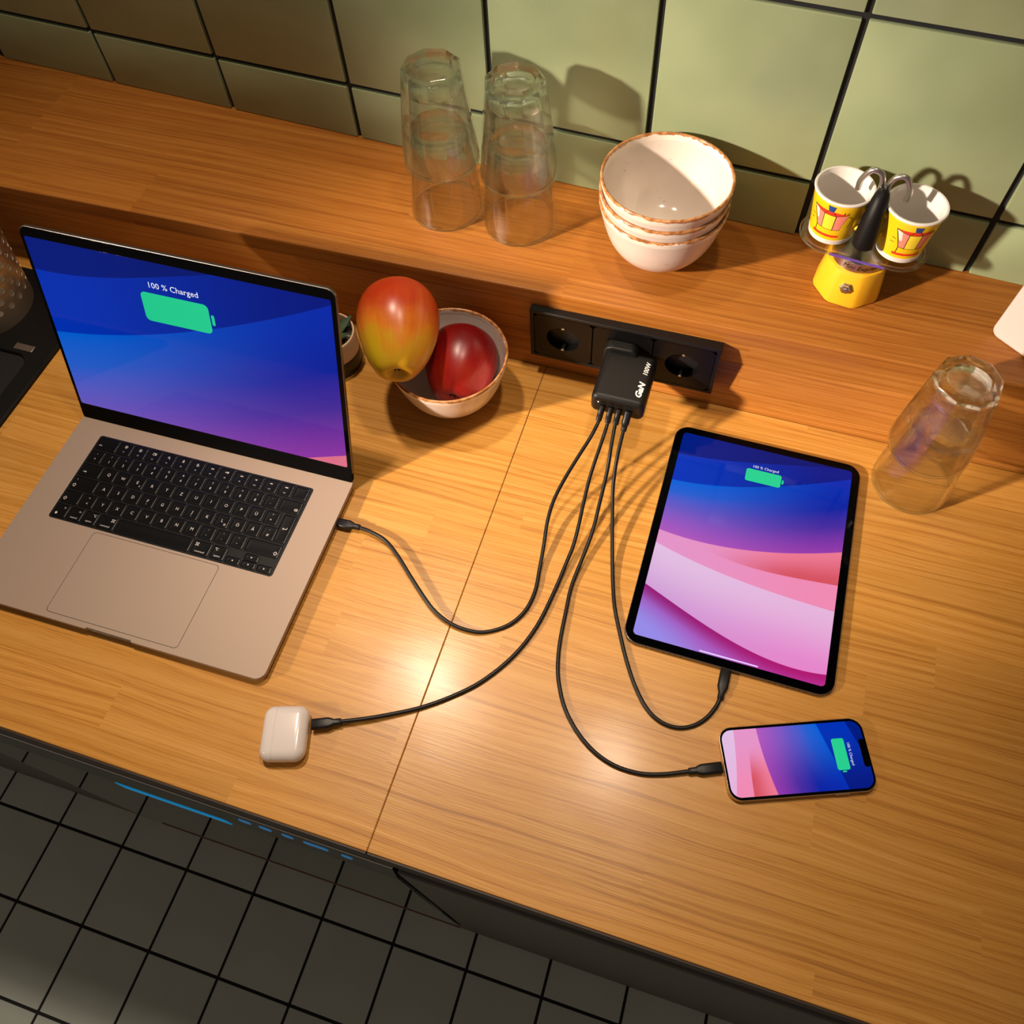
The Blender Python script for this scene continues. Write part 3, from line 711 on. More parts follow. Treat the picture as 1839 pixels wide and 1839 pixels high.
def well_insert(k):
    cx = (k-1)*0.0712
    n = 48; sq = []
    for q in range(n):
        a_ = 2*PI*(q+0.5)/n; c_, s_ = math.cos(a_), math.sin(a_); m_ = max(abs(c_), abs(s_)); sq.append((0.0348*c_/m_, 0.0350*s_/m_))
    # square plate with a round well
    ang = [math.atan2(y, x) for x, y in sq]
    rc = 0.0198
    ring_o = [(x, y, 0.0122) for x, y in sq]; ring_o0 = [(x, y, 0.0105) for x, y in sq]
    ring_i = [(rc*math.cos(a), rc*math.sin(a), 0.0122) for a in ang]
    ring_d = [(rc*0.985*math.cos(a), rc*0.985*math.sin(a), 0.0005) for a in ang]
    V, F = loft([ring_o0, ring_o, ring_i, ring_d], (False, False))
    o = mesh('socket_insert', V, F, M_BLACK2, so, 35, soM @ T4(cx, 0, 0))
    for s in (-1, 1):
        slab('earth_clip', 0.0034, 0.0022, 0.0004, 0.003, 0.0128, M_STEEL, o, 0.0004, 2, 0, s*0.0186)
        lathe('contact_hole', [(0.0, 0.0009), (0.0024, 0.0009), (0.0026, 0.0014), (0.0, 0.0014)], M_DEEP, o, 12, 40, T4(s*0.0095, 0, 0))
    return o
for k in range(3): well_insert(k)

# ------------------------------------------------------------------ charger plugged into the middle socket
ch = thing('charger', 'black wall charger with four cables, plugged into the middle socket', 'charger', (-0.0868, 0, 0.0725))
MC = basis((1, 0, 0), (0, 0, 1), (0, -1, 0), (0, 0, 0))                # z points out of the wall
slab('body', 0.0610, 0.0300, 0.0075, 0.0180, 0.0905, M_CHG, ch, 0.0060, 6, 0, -0.0006, MC, 5)
slab('plug_collar', 0.0400, 0.0380, 0.010, 0.0125, 0.0260, M_CHG, ch, 0.0020, 6, -0.0125, 0.0040, MC, 3)
MT = basis((0, 1, 0), (-1, 0, 0), (0, 0, 1), (0.0, 0.0, 0.01452))       # top face, lettering read from the side
text_obj('power_text', '100W', 0.0078, M_WHITE_INK, ch, basis((0.06, 1, 0), (-1, 0.06, 0), (0, 0, 1), (0.0215, -0.0385, 0.01452)), 0.15, 0.00012, 0.95)
text_obj('type_text', 'GaN', 0.0098, M_WHITE_INK, ch, basis((0.06, 1, 0), (-1, 0.06, 0), (0, 0, 1), (0.0205, -0.0690, 0.01452)), 0.3, 0.0004, 1.12)
lathe('status_light', [(0.0, 0.0), (0.0007, 0.0), (0.0007, 0.0005), (0.0, 0.0005)], M_LED, ch, 10, 40, MC @ T4(-0.0215, 0.0050, 0.0904))
PX = [-0.0160, -0.0065, 0.0030, 0.0135]
for i, px in enumerate(PX):
    slab('port', 0.0052 if i < 3 else 0.0070, 0.0105 if i < 3 else 0.0140, 0.0012, 0.0900, 0.0907, M_DEEP, ch, 0.0001, 3, px, -0.0010, MC)

# ------------------------------------------------------------------ cables
def plug(name, base, direction, upv, parent, w=0.0110, h=0.0062, L=0.0200, neck=0.0080, tip=0.003):
    """moulded plug: base = contact face, direction = towards the cord"""
    d = Vector(direction).normalized(); u = Vector(upv); u = (u-d*u.dot(d)).normalized(); s = d.cross(u)
    M4 = basis(s, u, d, base); rings = []
    r_ = min(w, h)*0.42
    for z, k in ((0, 0.90), (0.0006, 1.0), (L, 1.0), (L+0.004, 0.78), (L+0.0055, None), (L+0.0055+neck, None), (L+0.006+neck, -1)):
        if k is None: ww, h_ = 0.0066, 0.0056
        elif k == -1: ww, h_ = 0.0054, 0.0048
        else: ww, h_ = max(w*k, 0.0066), max(h*k, 0.0056)
        rings.append([(x, y, z) for x, y in rr(ww, h_, min(ww, h_)*0.42, 5)])
    V, F = loft(rings); o = mesh(name, V, F, M_CABLE, parent, 40, M4)
    return Vector(base)+d*(L+0.005+neck)
def cable(label, pts, i0, end, end_dir_hint, side, upv=(0, 0, 1)):
    t_ = thing('charging_cable', label, 'cable', (0, 0, 0), 0, 'charging cables from the charger')
    pts = [Vector((p[0], p[1], max(p[2]-0.0006, 0.0021) if p[2] < 0.0035 else p[2])) for p in pts]
    px = -0.0868+PX[i0]; b0 = Vector((px, -0.0907, 0.0715))
    d0 = (Vector((pts[0].x, pts[0].y, pts[0].z))-b0).normalized()
    Lp = 0.0135 if i0 < 3 else 0.0185
    e0 = plug('plug', b0, d0, (0, 0, 1), t_, 0.0060 if i0 < 3 else 0.0085, 0.0105 if i0 < 3 else 0.0125, Lp-0.006, 0.004)
    E_ = Vector(end); dE = (pts[-1]-E_).normalized()
    e1 = plug('plug', E_, dE, upv, t_, 0.0110, 0.0062, max((pts[-1]-E_).length-0.0125, 0.010), 0.0070)
    P = [e0-d0*0.002] + [p for p in pts if (p-b0).length > (e0-b0).length+0.004][0:]
    P = [p for p in P if (p-E_).dot(dE) > -1 and (p-E_).length > (e1-E_).length+0.003] + [e1-dE*0.001]
    tube('cord', spline(P, 6), 0.0021, M_CABLE, t_, 10)
A = [[-0.1037, -0.1077, 0.0595], [-0.1073, -0.1263, 0.0561], [-0.1145, -0.146, 0.0465], [-0.1227, -0.1685, 0.0342], [-0.1284, -0.1896, 0.0244], [-0.1303, -0.2054, 0.0181], [-0.1298, -0.2226, 0.0121], [-0.1266, -0.2452, 0.0069], [-0.1235, -0.2727, 0.0034], [-0.1208, -0.2984, 0.0028], [-0.1243, -0.3227, 0.0028], [-0.1361, -0.3427, 0.0028], [-0.1555, -0.3568, 0.0031], [-0.172, -0.3613, 0.0038], [-0.193, -0.3602, 0.0045], [-0.2153, -0.3521, 0.0059], [-0.2353, -0.338, 0.0072], [-0.2572, -0.3199, 0.0078], [-0.278, -0.3023, 0.0080], [-0.2975, -0.2894, 0.0076], [-0.3171, -0.2839, 0.0071], [-0.3311, -0.2824, 0.0068]]
B = [[-0.093, -0.1083, 0.0591], [-0.0936, -0.1232, 0.0556], [-0.0957, -0.1444, 0.0441], [-0.0971, -0.1618, 0.0338], [-0.0972, -0.1773, 0.026], [-0.0966, -0.1956, 0.0181], [-0.0956, -0.2152, 0.0113], [-0.0954, -0.2369, 0.0067], [-0.0972, -0.2566, 0.0043], [-0.1009, -0.2933, 0.0028], [-0.1076, -0.3361, 0.0028], [-0.1216, -0.3739, 0.0028], [-0.1443, -0.4083, 0.0027], [-0.1695, -0.4326, 0.0027], [-0.1958, -0.4522, 0.0034], [-0.2231, -0.468, 0.0047], [-0.2439, -0.4787, 0.006], [-0.2642, -0.4878, 0.0072]]
C3 = [[-0.0841, -0.1078, 0.0589], [-0.0823, -0.1296, 0.0506], [-0.0804, -0.1469, 0.0399], [-0.0798, -0.165, 0.0297], [-0.0797, -0.1845, 0.0202], [-0.0791, -0.2069, 0.0124], [-0.0799, -0.226, 0.0081], [-0.0821, -0.2495, 0.0046], [-0.0848, -0.2821, 0.0028], [-0.0828, -0.3114, 0.0028], [-0.08, -0.3427, 0.0028], [-0.0755, -0.3678, 0.0028], [-0.0685, -0.3883, 0.0027], [-0.0557, -0.4109, 0.0027], [-0.0376, -0.4297, 0.0027], [-0.0172, -0.443, 0.0027], [0.0052, -0.4499, 0.0027], [0.0298, -0.4499, 0.0028], [0.0515, -0.4442, 0.0034], [0.0738, -0.435, 0.004]]
D = [[-0.0736, -0.1114, 0.0582], [-0.0733, -0.1302, 0.0488], [-0.0722, -0.1469, 0.0385], [-0.069, -0.1675, 0.0268], [-0.0641, -0.1869, 0.0178], [-0.0542, -0.2248, 0.0067], [-0.0438, -0.2633, 0.0028], [-0.0345, -0.2922, 0.0028], [-0.0215, -0.3206, 0.0028], [-0.0091, -0.3449, 0.0028], [0.005, -0.3678, 0.0027], [0.0208, -0.3865, 0.0027], [0.0369, -0.396, 0.0027], [0.0539, -0.3974, 0.0027], [0.0681, -0.3917, 0.0025], [0.0796, -0.3804, 0.0028], [0.0867, -0.367, 0.0031], [0.0898, -0.3569, 0.0034]]
cable('black charging cable running from the charger to the laptop', A, 0, (-0.3572, -0.2833, 0.0066), None, 0)
cable('black charging cable running from the charger to the white earbud case', B, 1, (-0.2905, -0.4990, 0.0080), None, 0)
cable('black charging cable running from the charger to the phone', C3, 2, (0.1030, -0.4225, 0.0040), None, 0)
cable('black charging cable running from the charger to the tablet', D, 3, (0.0899, -0.3268, 0.0036), None, 0)

# ------------------------------------------------------------------ bowls
def bowl_profile():
    out = [(0.0, 0.004), (0.020, 0.004), (0.0245, 0.0), (0.0270, 0.0005), (0.0285, 0.004), (0.036, 0.0095), (0.0472, 0.020), (0.0560, 0.033), (0.0616, 0.047), (0.0656, 0.061), (0.0692, 0.0755)]
    o = [Vector((r, 0, z)) for r, z in out[4:]]; o = [(p.x, p.z) for p in spline(o, 4)]
    outer = out[:4]+o
    inn = [Vector((r, 0, z)) for r, z in [(0.0664, 0.0755), (0.0638, 0.063), (0.0592, 0.048), (0.0526, 0.0345), (0.0440, 0.0225), (0.0330, 0.0135), (0.020, 0.0092), (0.0, 0.0085)]]
    return outer, [(p.x, p.z) for p in spline(inn, 4)]
bo_, bi_ = bowl_profile()
def bowl(loc, label, rz, group=None):
    b = thing('bowl', label, 'bowl', loc, rz, group)
    V, F = join([lathe_vf([(max(r, 1e-5), z) for r, z in q], 72, None, False) for q in (bo_, bi_)]); mesh('body', V, F, M_BOWL, b, 60)
    rim = [bo_[-1], (0.0702, 0.080), (0.0706, 0.0825)]+[(0.0689+0.0017*math.cos(a), 0.0825+0.0016*math.sin(a)) for a in (PI/6, PI/3, PI/2, 2*PI/3, 5*PI/6)]+[(0.0671, 0.0822), (0.0668, 0.080), bi_[0]]
    V, F = lathe_vf(rim, 72, None, False); mesh('rim', V, F, M_RIM, b, 60)
    return b
fb = bowl((-0.2922, -0.0762, 0), 'cream stoneware bowl on the worktop holding two apples', 0.4)
BX, BY = -0.0873, 0.0878
b1 = bowl((BX, BY, LZ), 'cream stoneware bowl at the bottom of the stack of three', 2.0, 'stack of cream bowls on the ledge')
r = copy_tree(b1, (BX-0.0006, BY-0.0008, LZ+0.0160), 'cream stoneware bowl in the middle of the stack of three', 'stack of cream bowls on the ledge'); r.rotation_euler.z = 4.1
r = copy_tree(b1, (BX, BY-0.0012, LZ+0.0320), 'topmost cream stoneware bowl of the stack, brown chipped rim', 'stack of cream bowls on the ledge'); r.rotation_euler.z = -2.2

# ------------------------------------------------------------------ apples
AP = [(0.0, 0.74), (0.07, 0.765), (0.18, 0.87), (0.36, 0.975), (0.58, 0.965), (0.80, 0.80), (0.95, 0.52), (1.0, 0.18), (0.985, -0.14), (0.90, -0.45), (0.76, -0.73), (0.58, -0.925), (0.42, -0.995), (0.29, -0.98), (0.17, -0.90), (0.08, -0.84), (0.0, -0.82)]
def apple(label, loc, axis, R_, H_, mat, stem, twist, taper=0.0):
    zc = Vector(axis).normalized()*-1                       # local -z points to the calyx
    xc = Vector((0, 0, 1)).cross(zc).normalized(); yc = zc.cross(xc)
    a = thing('apple', label, 'apple', M4=basis(xc, yc, zc, loc) @ R4(twist, 'Z'))
    pr = [(p.x, p.z) for p in spline([Vector((r*R_, 0, z*H_)) for r, z in AP], 4)]
    mod = lambda r, z, an: r*(1-taper*max(0.0, 0.25-z/H_)**1.1)*(1+0.028*math.cos(5*an)*(0.25+0.75*max(0, -z/H_))+0.02*math.cos(2*an+1.0)*max(0, 1-abs(z/H_)))
    lathe('flesh', [(max(r, 1e-5), z) for r, z in pr][::-1], mat, a, 64, 179, None, mod)
    cx_ = []
    for k in range(5):
        an = k*2*PI/5; c, s = math.cos(an), math.sin(an); zz = -0.83*H_
        cx_.append(([(c*.001-s*.0016, s*.001+c*.0016, zz), (c*.001+s*.0016, s*.001-c*.0016, zz), (c*.0055, s*.0055, zz-0.0022), (c*.003, s*.003, zz-0.0032)], [(0, 1, 2), (0, 2, 3), (1, 3, 2), (0, 3, 1)]))
    V, F = join(cx_); mesh('calyx', V, F, M_CALYX, a)
    if stem: tube('stalk', spline([(0, 0, 0.72*H_), (0.001, 0, 0.86*H_), (0.003, 0.001, H_*1.0), (0.0045, 0.001, H_*1.08)], 4), lambda t: 0.0013+0.0006*t, M_STEM, a, 8)
apple('large yellow and red apple leaning on the rim of the bowl', (-0.3400, -0.0935, 0.1270), (0.33, -0.93, -0.16), 0.0470, 0.0555, M_APPLE1, False, 1.9, 0.14)
apple('dark red apple lying in the bowl beside the larger apple', (-0.2815, -0.0700, 0.0560), (0.10, -0.95, -0.12), 0.0430, 0.0455, M_APPLE2, True, 0.6, 0.10)

# ------------------------------------------------------------------ faceted tumblers, upside down (z=0 is the mouth)
GH = 0.1165
def tumbler_mesh():
    n = 108; fac = 9
    hs = np.linspace(0, 1, 30); rings = []
    def rout(h): return 0.0432-0.0030*h-0.0085*max(0, h-0.12)**1.15
    for h in hs:
        ro = rout(h); ap = 0.0428-0.0135*h                          # apothem of the nine cut faces
        rg = []
        for k in range(n):
            a = 2*PI*k/n; fa = (a+PI/fac) % (2*PI/fac)-PI/fac
            rg.append((a, min(ro, (ap+0.0006)/math.cos(fa)) if h > 0.10 else ro))
        z = h*(GH-0.0025)
        rings.append([(q*math.cos(a), q*math.sin(a), z) for a, q in rg])
    last = rings[-1]
    for s, dz in ((0.97, 0.0012), (0.92, 0.0022), (0.84, 0.0025), (0.72, 0.0022), (0.66, 0.0004), (0.40, -0.0012), (0.05, -0.0018)):
        rings.append([(x*s, y*s, z+dz) for x, y, z in last])
    out = list(reversed(rings))                                     # base -> mouth
    inner = []
    for h in np.linspace(0, 1, 26):
        ri = 0.0432-0.0013-0.0032*h-0.0105*max(0, h-0.12)**1.15-0.0006*h
        inner.append([(ri*math.cos(2*PI*k/n), ri*math.sin(2*PI*k/n), h*(GH-0.018)) for k in range(n)])
    li = inner[-1]
    for s, dz in ((0.95, 0.003), (0.84, 0.006), (0.6, 0.0085), (0.3, 0.0095), (0.02, 0.0098)): inner.append([(x*s, y*s, z+dz) for x, y, z in li])
    lip = [[((0.0432-0.00065+0.00065*math.cos(b))*math.cos(2*PI*k/n), (0.0432-0.00065+0.00065*math.cos(b))*math.sin(2*PI*k/n), 0.0004-0.0004*math.sin(b)) for k in range(n)] for b in (PI/4, PI/2, 3*PI/4)]
    allr = out+lip+inner
    V, F = loft(allr, (True, True))
    F = [tuple(reversed(f)) for f in F]
    return V, F
gv, gf = tumbler_mesh()
gme = bpy.data.meshes.new('tumbler'); gme.from_pydata(gv, [], gf); gme.materials.append(M_GLASS); gme.materials.append(M_GLASS2); gme.shade_smooth()
for p in gme.polygons:
    if p.center.z > GH-0.024 or p.center.z < 0.0025: p.material_index = 1
gme.update()
if True:
    pass
gme.set_sharp_from_angle(angle=math.radians(24))
def tumbler(label, loc, rz, tilt=(0, 0), group='upturned faceted tumblers'):
    o = link('tumbler', gme); o.location = loc; o.rotation_euler = (tilt[0], tilt[1], rz)
    return tag(o, label, 'glass', group)
NEST = 0.0735
tumbler('lower upturned faceted tumbler of the stack beside the tablet', (0.2525, -0.0465, 0.0003), 0.2)
tumbler('upper upturned faceted tumbler of the stack beside the tablet', (0.2480, -0.0452, NEST), 0.55, (-0.012, -0.030))
tumbler('lower upturned tumbler of the ledge stack farther from the bowls', (-0.3494, 0.0990, LZ+0.0003), 0.1)
tumbler('upper upturned tumbler of the ledge stack farther from the bowls', (-0.3480, 0.0985, LZ+NEST), 0.4, (0.01, 0.008))
tumbler('lower upturned tumbler of the ledge stack nearer the bowls', (-0.2561, 0.0988, LZ+0.0003), 0.3)
tumbler('upper upturned tumbler of the ledge stack nearer the bowls', (-0.2555, 0.0980, LZ+NEST), 0.0, (0.008, -0.006))

# ------------------------------------------------------------------ coffee maker with two cups
MX, MY = 0.1268, 0.1007
mk = thing('coffee_maker', 'small yellow stovetop coffee maker with clear cup platform on the ledge', 'coffee maker', (MX, MY, LZ))
def octa(r, z, a0=math.radians(-75.6), bev=0.08):
    P = []
    for k in range(8):
        a = a0+k*PI/4
        for s in (-bev, bev):
            P.append((r*math.cos(a+s)*(1-0.02), r*math.sin(a+s)*(1-0.02), z))
    return P
rings = [octa(0.0362, 0.0), octa(0.0380, 0.0012), octa(0.0385, 0.004), octa(0.0335, 0.0400), octa(0.0322, 0.0430), octa(0.0280, 0.0446)]
V, F = loft(rings); mesh('water_chamber', V, F, M_YELLOW, mk, 25)
lathe('collar', [(0.0, 0.0440), (0.0268, 0.0440), (0.0285, 0.0455), (0.0285, 0.0565), (0.0265, 0.0580), (0.0, 0.0580)], M_STEEL, mk, 48)
va = math.radians(-98.1); vd = Vector((math.cos(va), math.sin(va), 0.13)).normalized()
vx = Vector((0, 0, 1)).cross(vd).normalized(); vy = vd.cross(vx)
vb = Vector((0.0332*math.cos(va), 0.0332*math.sin(va), 0.0265)); vx, vy = vx*1.3, vy*1.3
vv = mesh('safety_valve', *lathe_vf([(1e-5, 0), (0.0050, 0), (0.0052, 0.0022), (0.0040, 0.0030), (0.0038, 0.0050), (0.0022, 0.0054), (0.0020, 0.0068), (1e-5, 0.0072)], 6), M_STEEL, mk, 20, basis(vx, vy, vd, vb))
V, F = [], []                                                  # lettering wrapped round the collar
tv_, tf_ = text_vf('Mini Express', 0.0078)
tv_ = [((x+0.22*y), y, z) for x, y, z in tv_]; ca = math.radians(-82)
mesh('lettering', [(0.02870*math.cos(ca+x/0.0287), 0.02870*math.sin(ca+x/0.0287), 0.0508+y) for x, y, z in tv_], tf_, M_INK, mk)
CL_, CR_ = Vector((0.0905-MX, 0.1088-MY)), Vector((0.1618-MX, 0.1012-MY))
ax = (CR_-CL_).normalized(); aa = math.atan2(ax.y, ax.x)
def stadium(rad, z, n=20):
    P = []
    for k in range(n+1): a = aa-PI/2+PI*k/n; P.append((CR_.x+rad*math.cos(a), CR_.y+rad*math.sin(a), z))
    for k in range(n+1): a = aa+PI/2+PI*k/n; P.append((CL_.x+rad*math.cos(a), CL_.y+rad*math.sin(a), z))
    return P
rings = [stadium(0.0300, 0.0585), stadium(0.0312, 0.0590), stadium(0.0315, 0.0620), stadium(0.0308, 0.0632), stadium(0.0285, 0.0632), stadium(0.0280, 0.0616), stadium(0.0270, 0.0612)]
V, F = loft(rings); tray = mesh('cup_platform', V, F, M_TRAY, mk, 40)
V, F = loft([[(x, y, z) for x, y, z in ((CL_.x+(CR_.x-CL_.x)*t_-ax.y*-0.0 + ax.y*d_, CL_.y+(CR_.y-CL_.y)*t_-ax.x*d_, z_) for t_, d_, z_ in ((0.10, 0.0314, 0.0586), (0.90, 0.0314, 0.0586), (0.90, 0.0320, 0.0590), (0.10, 0.0320, 0.0590)))],
             [(x, y, z) for x, y, z in ((CL_.x+(CR_.x-CL_.x)*t_+ax.y*d_, CL_.y+(CR_.y-CL_.y)*t_-ax.x*d_, z_) for t_, d_, z_ in ((0.10, 0.0314, 0.0618), (0.90, 0.0314, 0.0618), (0.90, 0.0320, 0.0614), (0.10, 0.0320, 0.0614)))]])
mesh('purple_edge', V, F, M_PURPLE, tray)
cxm = (CL_+CR_)/2
lathe('column', [(0.0, 0.0632), (0.0085, 0.0632), (0.0085, 0.0690), (0.0062, 0.0705), (0.0062, 0.0800), (0.0050, 0.0820), (0.0040, 0.1150), (0.0060, 0.1165), (0.0060, 0.1330), (0.0, 0.1345)], M_CHROME, mk, 28, 40, T4(cxm.x, cxm.y, 0))
cc = Vector((cxm.x, cxm.y, 0)); side = Vector((ax.x, ax.y, 0)); fr = Vector((ax.y, -ax.x, 0))
for s, ce in ((-1, CL_), (1, CR_)):
    tip = Vector((ce.x, ce.y, 0))+Vector((0, 0, 0.1230))-side*s*0.012
    P = [cc+Vector((0, 0, 0.126))+side*s*0.003, cc+side*s*0.0035+Vector((0, 0, 0.138)), cc+side*s*0.008+Vector((0, 0, 0.147)), cc+side*s*0.017+Vector((0, 0, 0.148)), tip+Vector((0, 0, 0.012)), tip]
    tube('spout', spline(P, 6), 0.0030, M_STEEL, mk, 12)
hp = [cc+fr*0.003+Vector((0, 0, 0.129)), cc+fr*0.011+Vector((0, 0, 0.128)), cc+fr*0.0175+Vector((0, 0, 0.115)), cc+fr*0.0215+Vector((0, 0, 0.098)), cc+fr*0.0235+Vector((0, 0, 0.083)), cc+fr*0.0235+Vector((0, 0, 0.078))]
tube('handle', spline(hp, 6), lambda t: 0.0058+0.0062*math.sin(min(1, t*1.15)*PI*0.55)-(0.005 if t > 0.97 else 0), M_RUBBER, mk, 14)
# cups
CUPH = 0.060; CRT, CRB = 0.0300, 0.0225
def cup_r(z): return CRB+(CRT-CRB)*(z/CUPH)**1.15
def cup(label, x, y, rz, ha):
    c = thing('espresso_cup', label, 'cup', (x, y, LZ+0.0634), rz, 'yellow espresso cups on the coffee maker')
    zs_ = np.linspace(0.007, CUPH-0.003, 14)
    lathe('body', [(0.0, 0.001), (CRB-0.004, 0.0), (CRB-0.001, 0.0006), (CRB, 0.003)]+[(cup_r(z)+0.0001, z) for z in zs_]+[(CRT-0.0006, CUPH-0.0020)], M_CUPY, c, 64)
    lathe('rim', [(CRT-0.0004, CUPH-0.0034), (CRT+0.0006, CUPH-0.0026), (CRT+0.0008, CUPH-0.0012), (CRT, CUPH), (CRT-0.0018, CUPH-0.0002), (CRT-0.0030, CUPH-0.004)], M_CERAMIC, c, 64)
    lathe('lining', [(CRT-0.0029, CUPH-0.0038)]+[(cup_r(z)-0.0026, z) for z in np.linspace(CUPH-0.006, 0.012, 12)]+[(CRB-0.006, 0.006), (0.0, 0.0048)], M_CERAMIC, c, 64)
    lathe('foot_band', [(CRB-0.0005, 0.0006), (CRB+0.0005, 0.0012), (cup_r(0.007)+0.0004, 0.0068), (cup_r(0.007)-0.0002, 0.0072)], M_CERAMIC, c, 64)
    hp_ = spline([(0.0245, 0, 0.046), (0.034, 0, 0.047), (0.0385, 0, 0.036), (0.034, 0, 0.024), (0.0238, 0, 0.021)], 6)
    tube('handle', hp_, 0.0034, M_CUPY, c, 10, R4(ha, 'Z'))
    # printed pot picture on the side that faces the room, each colour one flat print following the cup
    def wrap(pts, k=0.00025):
        out = []
        for u, v in pts:
            u, v = u*1.22, 0.0045+v*1.06-0.003; r_ = cup_r(v)+0.0001+k; out.append((r_*math.cos(u/0.026), r_*math.sin(u/0.026), v))
        return out
    def patch(name, quads, mat, k):
        V, F = [], []
        for q in quads:                                       # subdivide so that it follows the curve
            n = 5; b = len(V)
            for i in range(n+1):
                for j in range(n+1):
                    s, t_ = i/n, j/n
                    u = (q[0][0]*(1-s)+q[1][0]*s)*(1-t_)+(q[3][0]*(1-s)+q[2][0]*s)*t_
                    v = (q[0][1]*(1-s)+q[1][1]*s)*(1-t_)+(q[3][1]*(1-s)+q[2][1]*s)*t_
                    V += wrap([(u, v)], k)
            for i in range(n):
                for j in range(n): F.append((b+i*(n+1)+j, b+(i+1)*(n+1)+j, b+(i+1)*(n+1)+j+1, b+i*(n+1)+j+1))
        mesh(name, V, F, mat, c, 179)
    def lines(name, segs, w_, k):
        q = []
        for (x0, y0, x1, y1) in segs:
            d_ = Vector((x1-x0, y1-y0)); n_ = Vector((-d_.y, d_.x)).normalized()*w_/2
            q.append(((x0+n_.x, y0+n_.y), (x0-n_.x, y0-n_.y), (x1-n_.x, y1-n_.y), (x1+n_.x, y1+n_.y)))
        patch(name, q, M_INK, k)
    u0 = 0.0
    patch('pink_print', [((-0.0125, 0.0400), (-0.0095, 0.0205), (-0.0045, 0.0195), (-0.0045, 0.0390)), ((0.0050, 0.0390), (0.0050, 0.0195), (0.0110, 0.0205), (0.0140, 0.0400))], M_PINK, 0.0002)
    patch('yellow_print', [((-0.0045, 0.0388), (-0.0045, 0.0195), (0.0050, 0.0195), (0.0050, 0.0388))], M_LYEL, 0.00026)
    patch('red_print', [((-0.0150, 0.0425), (-0.0045, 0.0385), (-0.0020, 0.0430), (-0.0030, 0.0432)), ((-0.0020, 0.0432), (-0.0045, 0.0385), (0.0050, 0.0385), (0.0025, 0.0432)), ((0.0025, 0.0432), (0.0050, 0.0385), (0.0145, 0.0420), (0.0035, 0.0434)),
                        ((-0.0130, 0.0125), (-0.0125, 0.0095), (0.0120, 0.0095), (0.0125, 0.0125))], M_RED, 0.0003)
    patch('blue_print', [((-0.0028, 0.0500), (-0.0018, 0.0432), (0.0022, 0.0432), (0.0032, 0.0500))], M_BLUE, 0.0003)
    patch('white_print', [((-0.0145, 0.0415), (-0.0105, 0.0290), (-0.0085, 0.0290), (-0.0100, 0.0395))], M_CERAMIC, 0.0003)
    lines('outline_print', [(-0.0150, 0.0425, -0.0045, 0.0385), (-0.0045, 0.0385, 0.0050, 0.0385), (0.0050, 0.0385, 0.0145, 0.0420), (-0.0045, 0.0385, -0.0045, 0.0195), (0.0050, 0.0385, 0.0050, 0.0195), (-0.0150, 0.0425, -0.0095, 0.0205),
                            (-0.0095, 0.0205, -0.0045, 0.0195), (-0.0045, 0.0195, 0.0050, 0.0195), (0.0050, 0.0195, 0.0110, 0.0205), (-0.0020, 0.0432, -0.0045, 0.0385), (0.0025, 0.0432, 0.0050, 0.0385), (-0.0095, 0.0205, -0.0100, 0.0125),
                            (-0.0170, 0.0300, -0.0135, 0.0290), (-0.0175, 0.0240, -0.0140, 0.0245), (0.0100, 0.0425, 0.0105, 0.0450), (0.0125, 0.0425, 0.0135, 0.0450), (0.0145, 0.0395, 0.0185, 0.0360), (0.0185, 0.0360, 0.0170, 0.0240)], 0.0005, 0.0004)
    return c
cup('yellow espresso cup on the coffee maker, nearer the bowls', 0.0905, 0.1088, math.radians(-107), math.radians(78))
cup('yellow espresso cup on the coffee maker, nearer the white board', 0.1618, 0.1012, math.radians(-78), math.radians(-82))

# ------------------------------------------------------------------ white board leaning in the corner
wd = Vector((0.0416, -0.0294, 0)).normalized(); wn = Vector((wd.y, -wd.x, 0)); lean = math.radians(8)
wup = Vector((-wn.x*math.sin(lean), -wn.y*math.sin(lean), math.cos(lean))); wz = wd.cross(wup)
org = Vector((0.2795, 0.0690, LZ+0.0006))
wb = slab('chopping_board', 0.110, 0.230, 0.010, -0.012, 0.0, M_WHITEB, None, 0.003, 6, 0.055, 0.115, basis(wd, wup, wz, org))
tag(wb, 'smooth white board with rounded corners standing on the ledge', 'board')

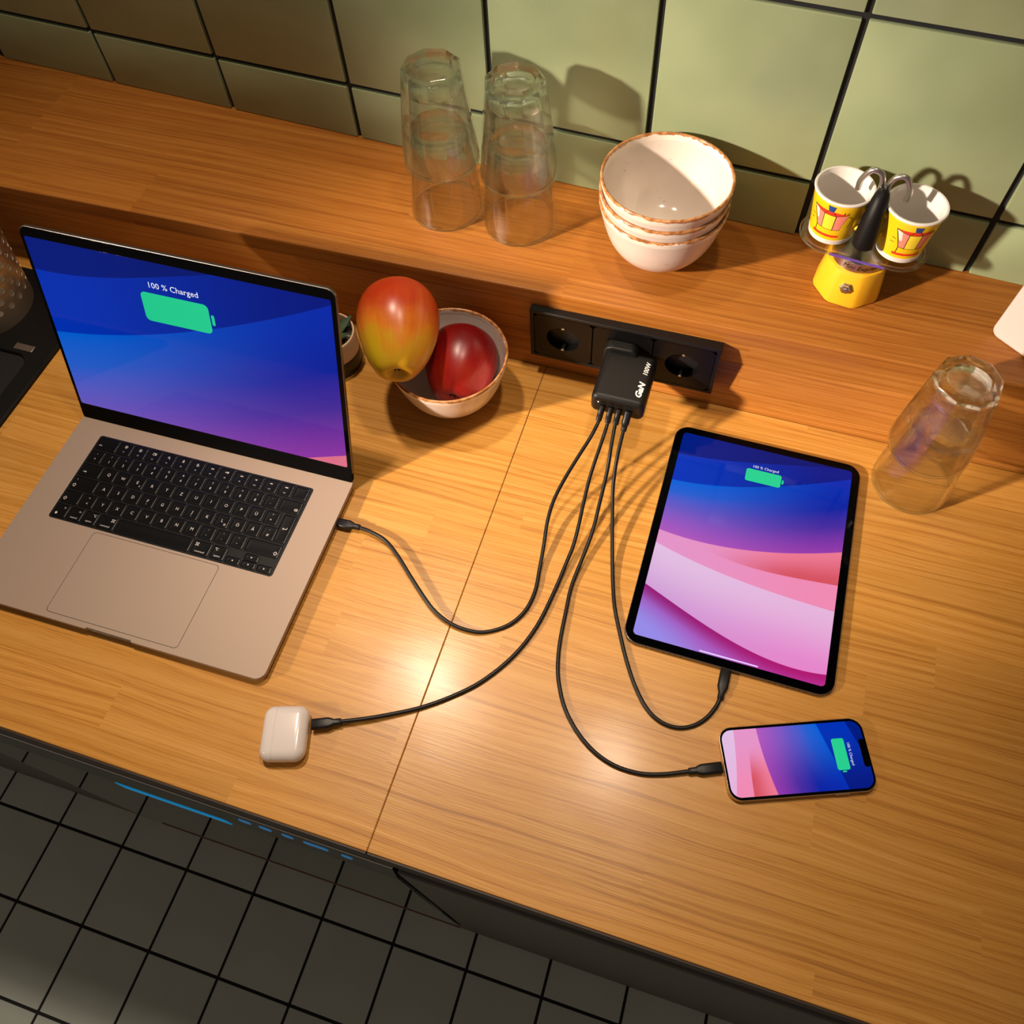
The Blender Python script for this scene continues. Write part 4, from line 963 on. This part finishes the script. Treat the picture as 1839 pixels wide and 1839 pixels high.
# ------------------------------------------------------------------ potted succulent behind the laptop
pp = thing('potted_plant', 'small succulent in a cream and black pot behind the laptop', 'plant', (-0.4560, -0.0640, 0))
lathe('pot', [(0.0, 0.030), (0.0285, 0.030), (0.0290, 0.048), (0.0302, 0.0555), (0.0322, 0.0555), (0.0328, 0.0535), (0.0330, 0.0265), (0.0330, 0.0265)], M_POTC, pp, 48)
lathe('pot_base', [(0.0331, 0.0265), (0.0334, 0.0255), (0.0334, 0.0030), (0.0315, 0.0), (0.0, 0.0)], M_POTB, pp, 48)
V, F = lathe_vf([(1e-5, 0.0455), (0.0150, 0.0462), (0.0286, 0.0440), (0.0286, 0.0300)], 24); mesh('soil', V, F, M_SOIL, pp, 60)
st = []
for k in range(40):
    a = random.uniform(0, 2*PI); r_ = random.uniform(0.008, 0.026); s = random.uniform(0.0012, 0.0026)
    q = [(s, 0, 0), (-s, 0, 0), (0, s, 0), (0, -s, 0), (0, 0, s*.8), (0, 0, -s*.8)]
    st.append(([(x+r_*math.cos(a), y+r_*math.sin(a), z+0.0462) for x, y, z in q], [(0, 2, 4), (2, 1, 4), (1, 3, 4), (3, 0, 4), (2, 0, 5), (1, 2, 5), (3, 1, 5), (0, 3, 5)]))
V, F = join(st); o = mesh('gravel', V, F, M_STONE, pp); o['kind'] = 'stuff'
for k in range(9):
    a = k*2.399; up_ = 0.35+0.9*(k % 3)/2; L_ = 0.030+0.006*(k % 2)
    d_ = Vector((math.cos(a)*math.cos(up_), math.sin(a)*math.cos(up_), math.sin(up_))); s_ = Vector((-math.sin(a), math.cos(a), 0)); n_ = d_.cross(s_)
    rg = []
    for i in range(7):
        t_ = i/6; w_ = 0.0065*math.sin(PI*min(0.97, 0.15+0.85*t_))+0.0006; h_ = w_*0.35; c_ = Vector((0, 0, 0.044))+d_*L_*t_+Vector((0, 0, 0.006*t_*t_))
        rg.append([tuple(c_+s_*w_*math.cos(2*PI*j/8)+n_*h_*math.sin(2*PI*j/8)) for j in range(8)])
    V, F = loft(rg); mesh('leaf', V, F, M_LEAF, pp, 60)
